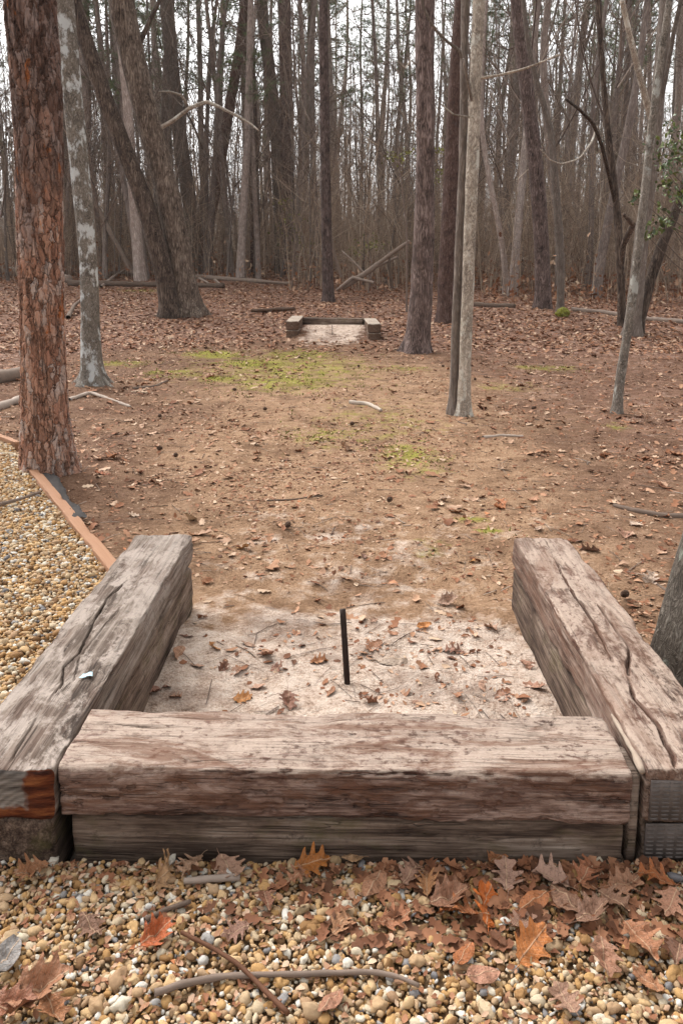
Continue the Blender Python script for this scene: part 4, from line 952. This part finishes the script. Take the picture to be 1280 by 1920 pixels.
tree('slim_pine', 'thin straight dark pine behind the far pit', [(616, 566, 22), (613, 480, 20), (610, 330, 19), (608, 180, 18), (606, 0, 17)], 'bark_pine', 16, .12, .014, 7, (5, .4, .3), 9)
tree('straight_tree', 'grey straight trunk just right of the leaning oak', [(372, 500, 30), (364, 440, 28), (350, 340, 27), (334, 230, 27), (322, 120, 26), (312, 0, 26)], 'bark_grey', 14, .15, .016, 6, (5, .4, .3), 10)
tree('leaning_tree', 'brown trunk leaning right over the left of the wood', [(374, 500, 20), (392, 420, 19), (410, 330, 19), (432, 190, 19), (450, 90, 20), (462, 0, 20)], 'bark_red', 14, .15, .016, 6, (5, .4, .3), 10)
tree('straight_tree', 'tall straight brown trunk left of the thin dark pine', [(526, 512, 24), (525, 400, 24), (518, 260, 23), (505, 130, 22), (488, 0, 22)], 'bark_grey', 14, .15, .016, 6, (5, .4, .3), 10)
tree('slim_pine', 'upright brown pine left of the middle of the wood', [(478, 514, 20), (478, 400, 19), (474, 250, 19), (468, 120, 19), (466, 0, 19)], 'bark_red', 14, .15, .016, 6, (5, .4, .3), 10)
tree('slim_pine', 'broad pale brown trunk behind the thin dark pine', [(540, 514, 26), (540, 400, 25), (538, 250, 25), (535, 100, 24), (533, 0, 24)], 'bark_pine', 14, .15, .016, 6, (5, .4, .3), 10)

# holly at the right edge: leaves on thin branches
hr = empty('holly_shrub', tuple(on_ground(1290, 700)), 'green leaved holly shrub reaching in from the right edge', 'shrub'); inv = Matrix.Translation(-hr.location)
R = np.random.default_rng(3); Yh = hr.location[1]; mb = MB(); lf = MB()
cl_ = [(1268, 255, 40, 40, 90), (1275, 300, 26, 40, 70), (1250, 275, 14, 20, 24), (1228, 290, 10, 14, 18), (1245, 318, 16, 14, 26), (1270, 370, 22, 30, 60), (1195, 372, 14, 14, 26), (1205, 362, 8, 12, 14), (1240, 350, 14, 14, 20), (1225, 430, 22, 14, 40), (1250, 415, 20, 16, 30), (1215, 445, 14, 8, 18), (1250, 345, 10, 16, 16), (1310, 330, 40, 90, 160), (1235, 395, 10, 20, 16)]
px_, py_, pd = [], [], []
for (a, b, sx, sy, n) in cl_:
    px_ += list(R.normal(a, sx * .55, n)); py_ += list(R.normal(b, sy * .55, n)); pd += list(Yh + R.normal(0, .35, n))
    e = at_y(a, b, Yh); s0 = np.array([hr.location[0] + .1, Yh, max(e[2] - .5, .6)]); tube(mb, *resample([s0, (s0 + e) / 2 + [0, 0, -.05], e], [.008, .006, .003], .06), 5, .3)
tube(mb, [np.array(hr.location) + [0, 0, -.1], np.array(hr.location) + [.1, 0, 1.2], np.array(hr.location) + [.1, 0, 2.6]], [.022, .018, .008], 8, .3)
PP = np.array([at_y(a, b, c) for a, b, c in zip(px_, py_, pd)])
flat_leaves(lf, PP[:, 0], PP[:, 1], PP[:, 2], R.uniform(.035, .065, len(PP)), 9, False, tint=R.random(len(PP)), tilt=.9)
o = mb.build('stem', M['twig'], hr); o.matrix_parent_inverse = inv; o = lf.build('foliage', M['holly'], hr); o.matrix_parent_inverse = inv
# small yellow-green saplings
def green_sapling(px, py, pts, label, n=60):
    g0 = on_ground(px, py); rt_ = empty('leafy_sapling', tuple(g0), label, 'sapling', 'leafy saplings in the wood'); inv = Matrix.Translation(-rt_.location)
    mb = MB(); lf = MB(); top = at_y(pts[0][0], min(p[1] for p in pts) - 10, g0[1]); tube(mb, *resample([g0, (g0 + top) / 2 + [.1, 0, 0], top], [.025, .018, .008], .2), 6, .4)
    L = []
    for (a, b, s_) in pts:
        e = at_y(a, b, g0[1]); m0 = np.array([(g0[0] + top[0]) / 2, g0[1], e[2] - .2]); tube(mb, [m0, e], [.01, .005], 4, .4)
        L += [at_y(a + R.normal(0, s_), b + R.normal(0, s_ * .6), g0[1] + R.normal(0, .4)) for _ in range(n)]
    L = np.array(L); flat_leaves(lf, L[:, 0], L[:, 1], L[:, 2], R.uniform(.04, .08, len(L)), 19, False, tint=R.random(len(L)), tilt=.9)
    o = mb.build('stem', M['twig'], rt_); o.matrix_parent_inverse = inv; o = lf.build('foliage', M['spring'], rt_); o.matrix_parent_inverse = inv
green_sapling(762, 585, [(745, 300, 12), (765, 288, 8), (735, 296, 8)], 'sapling with yellow green leaves left of the middle pine', 24)
green_sapling(826, 590, [(828, 320, 10), (838, 335, 10), (825, 285, 6), (818, 340, 6)], 'sapling with yellow green leaves right of the middle pine', 18)
green_sapling(690, 550, [(690, 462, 16), (668, 470, 10), (705, 458, 10)], 'low yellow green bush behind the dead branches', 40)
green_sapling(548, 540, [(545, 410, 14), (540, 440, 20), (530, 380, 10), (560, 470, 14)], 'hazy yellow green sapling behind the far pit', 30)
mb = MB(); p = on_ground(1050, 592); v, f = ico(3); mb.add(v * [.13, .11, .13] * (1 + .25 * vn(v * 3, 5)[:, None] + .12 * vn(v * 9, 6)[:, None]) + p + [0, -.15, .05], f, np.random.default_rng(1).random(len(v)))
tag(mb.build('mossy_stump', M['mossmat']), 'small stump covered in yellow green moss below the thin right tree', 'stump')

# ------------------------------------------------------------------ the wood behind: single trees
def proto_trunk(name, H, r0, seed, mat, bend=.25, sides=9, stubs=6):
    R = np.random.default_rng(seed); z = np.linspace(-.3, H, 22); P = np.stack([bend * vn(np.stack([z / 6, z * 0 + seed, z * 0], 1), 1), bend * vn(np.stack([z / 6, z * 0, z * 0 + seed], 1), 2), z], 1)
    P[:, :2] -= P[1, :2]; r_ = r0 * (1 - .8 * (z.clip(0) / H)) * (1 + .35 * np.exp(-z.clip(0) * 2.5)); mb = MB(); tube(mb, P, r_, sides, .5, .012, 5, seed)
    for k in range(stubs):
        zz = R.uniform(1.5, H * .6); a = R.uniform(0, 6.28); i = np.interp(zz, z, np.arange(22)); b = P[int(i)]; b = np.array([b[0], b[1], zz]); rod(mb, b, (math.cos(a), math.sin(a), R.uniform(-.2, .5)), R.uniform(.3, 1.3), .009, .003, 3, .15, 3, .3)
    return mb.mesh(name, mat)
far = []
for k in range(4):
    H = 18 + k; nm = pine_crown('crown', H, 6.8 + (k % 2) * 1.8, 100 + k, 1.9 + .25 * k)
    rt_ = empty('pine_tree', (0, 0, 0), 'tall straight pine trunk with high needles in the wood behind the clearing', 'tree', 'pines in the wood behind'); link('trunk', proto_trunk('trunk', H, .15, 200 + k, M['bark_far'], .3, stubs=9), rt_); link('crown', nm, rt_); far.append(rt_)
hard = []
for k in range(4):
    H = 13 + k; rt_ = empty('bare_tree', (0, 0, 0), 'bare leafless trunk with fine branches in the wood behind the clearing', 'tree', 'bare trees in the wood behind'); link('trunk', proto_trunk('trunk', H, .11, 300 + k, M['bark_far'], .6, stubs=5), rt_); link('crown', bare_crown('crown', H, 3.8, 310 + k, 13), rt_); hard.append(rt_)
sap = []
for k in range(3):
    H = 7 + k; rt_ = empty('bare_sapling', (0, 0, 0), 'thin bare sapling stem among the trunks behind the clearing', 'sapling', 'saplings in the wood behind'); link('trunk', proto_trunk('trunk', H, .035, 400 + k, M['bark_grey'], .7, 6, 4), rt_); link('crown', bare_crown('crown', H, 1.6, 410 + k, 10), rt_); sap.append(rt_)
used = set(); R = np.random.default_rng(12)
def put(protos, n, d0, d1, smin, smax, tl, pw=1.0):
    for k in range(n):
        px = R.uniform(-170, 1450); d = d0 + (d1 - d0) * R.random() ** pw
        if px < 560: d = max(d, 25.5 + R.random() * 4)
        elif px < 900: d = max(d, 22.5 + R.random() * 3)
        x = (px - CX) / F * d; s_ = R.uniform(smin, smax); p = protos[k % len(protos)]; loc = (x, d, gz1(x, d) - .05); t = (R.normal(0, tl), R.normal(0, tl)); rz = R.uniform(0, 6.28)
        fat = R.uniform(.6, 1.25)
        sc = (s_ * fat, s_ * fat, s_)
        if id(p) not in used: used.add(id(p)); p.location = loc; p.rotation_euler = (t[0], t[1], rz); p.scale = sc
        else: dup(p, loc, rz, sc, t)
put(far, 130, 22, 68, .85, 1.3, .03)
put(hard, 95, 20, 60, .8, 1.2, .045)
put(sap, 120, 18.5, 42, .6, 1.25, .08)

# undergrowth: a brake of thin stems
mb = MB(); R = np.random.default_rng(21); n = 9500
d = 22.5 + 30 * R.random(n) ** 1.1; px = R.uniform(-200, 1480, n); d = np.where(px > 900, d - 3.5 * R.random(n), d); d = np.where(px < 540, d + 4.5, d); x = (px - CX) / F * d; h = R.lognormal(math.log(2.6), .5, n).clip(.6, 6.5); K = 6; t = np.linspace(0, 1, K)
an = R.uniform(0, 6.28, n); ln = np.abs(R.normal(0, .28, n)) * h
P = np.stack([x[:, None] + np.cos(an)[:, None] * ln[:, None] * t ** 1.6 + .06 * R.normal(0, 1, (n, K)) * t, d[:, None] + np.sin(an)[:, None] * ln[:, None] * t ** 1.6 + .06 * R.normal(0, 1, (n, K)) * t, gz(x, d)[:, None] - .05 + h[:, None] * t], -1)
rr = R.lognormal(math.log(.0075), .4, n); thin_tubes(mb, P, rr[:, None] * (1 - .75 * t), R.beta(1.6, 2, n))
m_ = 8                                              # side shoots
i = np.repeat(np.arange(n), m_); tt = R.uniform(.2, .95, len(i)); k0 = np.minimum((tt * (K - 1)).astype(int), K - 2); fr = tt * (K - 1) - k0
b = P[i, k0] + (P[i, k0 + 1] - P[i, k0]) * fr[:, None]; v = R.normal(0, 1, (len(i), 3)); v[:, 2] = np.abs(v[:, 2]) * .9 + .1; v /= np.linalg.norm(v, axis=1)[:, None]; L = h[i] * R.uniform(.12, .45, len(i)); ts = np.linspace(0, 1, 4)
Q = b[:, None] + v[:, None] * (L[:, None] * ts)[..., None]; Q[..., 2] += (.12 * L)[:, None] * ts ** 2; Q += .05 * R.normal(0, 1, Q.shape) * ts[:, None]
thin_tubes(mb, Q, (rr[i] * .55)[:, None] * (1 - .6 * ts), R.beta(1.6, 2, len(i)))
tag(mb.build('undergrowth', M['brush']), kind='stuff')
# low brown brush and leaf heaps at the wood edge
mb = MB(); n = 16000; d = 22 + 26 * R.random(n); px = R.uniform(-200, 1480, n); d = np.where(px > 900, d - 3.5, d); d = np.where(px < 540, d + 4, d); x = (px - CX) / F * d; hh = gz(x, d) + R.exponential(.28, n)
flat_leaves(mb, x, d, hh, R.uniform(.06, .16, n), 31, True, tilt=1.0)
tag(mb.build('brush_leaves', M['litter']), kind='stuff')

# the far wood: reads as one mass
mb = MB(); n = 1300; d = 52 + 110 * R.random(n) ** .9; x = R.uniform(-1, 1, n) * (.55 * d + 6); h = R.uniform(11, 19, n); K = 5; t = np.linspace(0, 1, K); z0 = gz(x, d)
P = np.stack([x[:, None] + .25 * R.normal(0, 1, (n, K)) * t + (R.normal(0, .04, n) * h)[:, None] * t, d[:, None] + .25 * R.normal(0, 1, (n, K)) * t, z0[:, None] - .2 + h[:, None] * t], -1)
rr = R.uniform(.04, .12, n); thin_tubes(mb, P, rr[:, None] * (1 - .75 * t), R.random(n), 4)
m_ = 26; i = np.repeat(np.arange(n), m_); tt = R.uniform(.15, 1, len(i)); b = P[i, 0] + (P[i, -1] - P[i, 0]) * tt[:, None]; v = R.normal(0, 1, (len(i), 3)); v[:, 2] = np.abs(v[:, 2]) * .8 + .2; v /= np.linalg.norm(v, axis=1)[:, None]; L = R.uniform(.6, 2.6, len(i)); ts = np.linspace(0, 1, 3)
Q = b[:, None] + v[:, None] * (L[:, None] * ts)[..., None]; Q += .12 * R.normal(0, 1, Q.shape) * ts[:, None]
thin_tubes(mb, Q, np.full((len(i), 1), .018) * (1 - .6 * ts), R.random(len(i)))
ns = 4000; d2 = 48 + 90 * R.random(ns); x2 = R.uniform(-1, 1, ns) * (.55 * d2 + 5); h2 = R.uniform(2, 6.5, ns); P2 = np.stack([x2[:, None] + .4 * R.normal(0, 1, (ns, K)) * t, d2[:, None] + .3 * R.normal(0, 1, (ns, K)) * t, gz(x2, d2)[:, None] + h2[:, None] * t], -1)
thin_tubes(mb, P2, np.full((ns, 1), .03) * (1 - .7 * t), R.random(ns))
tag(mb.build('far_woods', M['brush']), kind='stuff')

# thin haze between the trunks, added to lighten the dark wood
HZ = bpy.data.materials.new('haze'); HZ.use_nodes = True; ht = HZ.node_tree; ht.nodes.clear()
ho = ht.nodes.new('ShaderNodeOutputMaterial'); hv = ht.nodes.new('ShaderNodeVolumePrincipled'); hv.inputs['Color'].default_value = (.96, .93, .91, 1); hv.inputs['Density'].default_value = .0005
ht.links.new(hv.outputs[0], ho.inputs['Volume'])
x0, x1, y0, y1, z0_, z1_ = -140, 140, -32, 200, -6, 38
mb = MB(); mb.add([(x0, y0, z0_), (x1, y0, z0_), (x1, y1, z0_), (x0, y1, z0_), (x0, y0, z1_), (x1, y0, z1_), (x1, y1, z1_), (x0, y1, z1_)], [(0, 3, 2, 1), (4, 5, 6, 7), (0, 1, 5, 4), (1, 2, 6, 5), (2, 3, 7, 6), (3, 0, 4, 7)])
tag(mb.build('haze', HZ, smooth=False), kind='stuff')
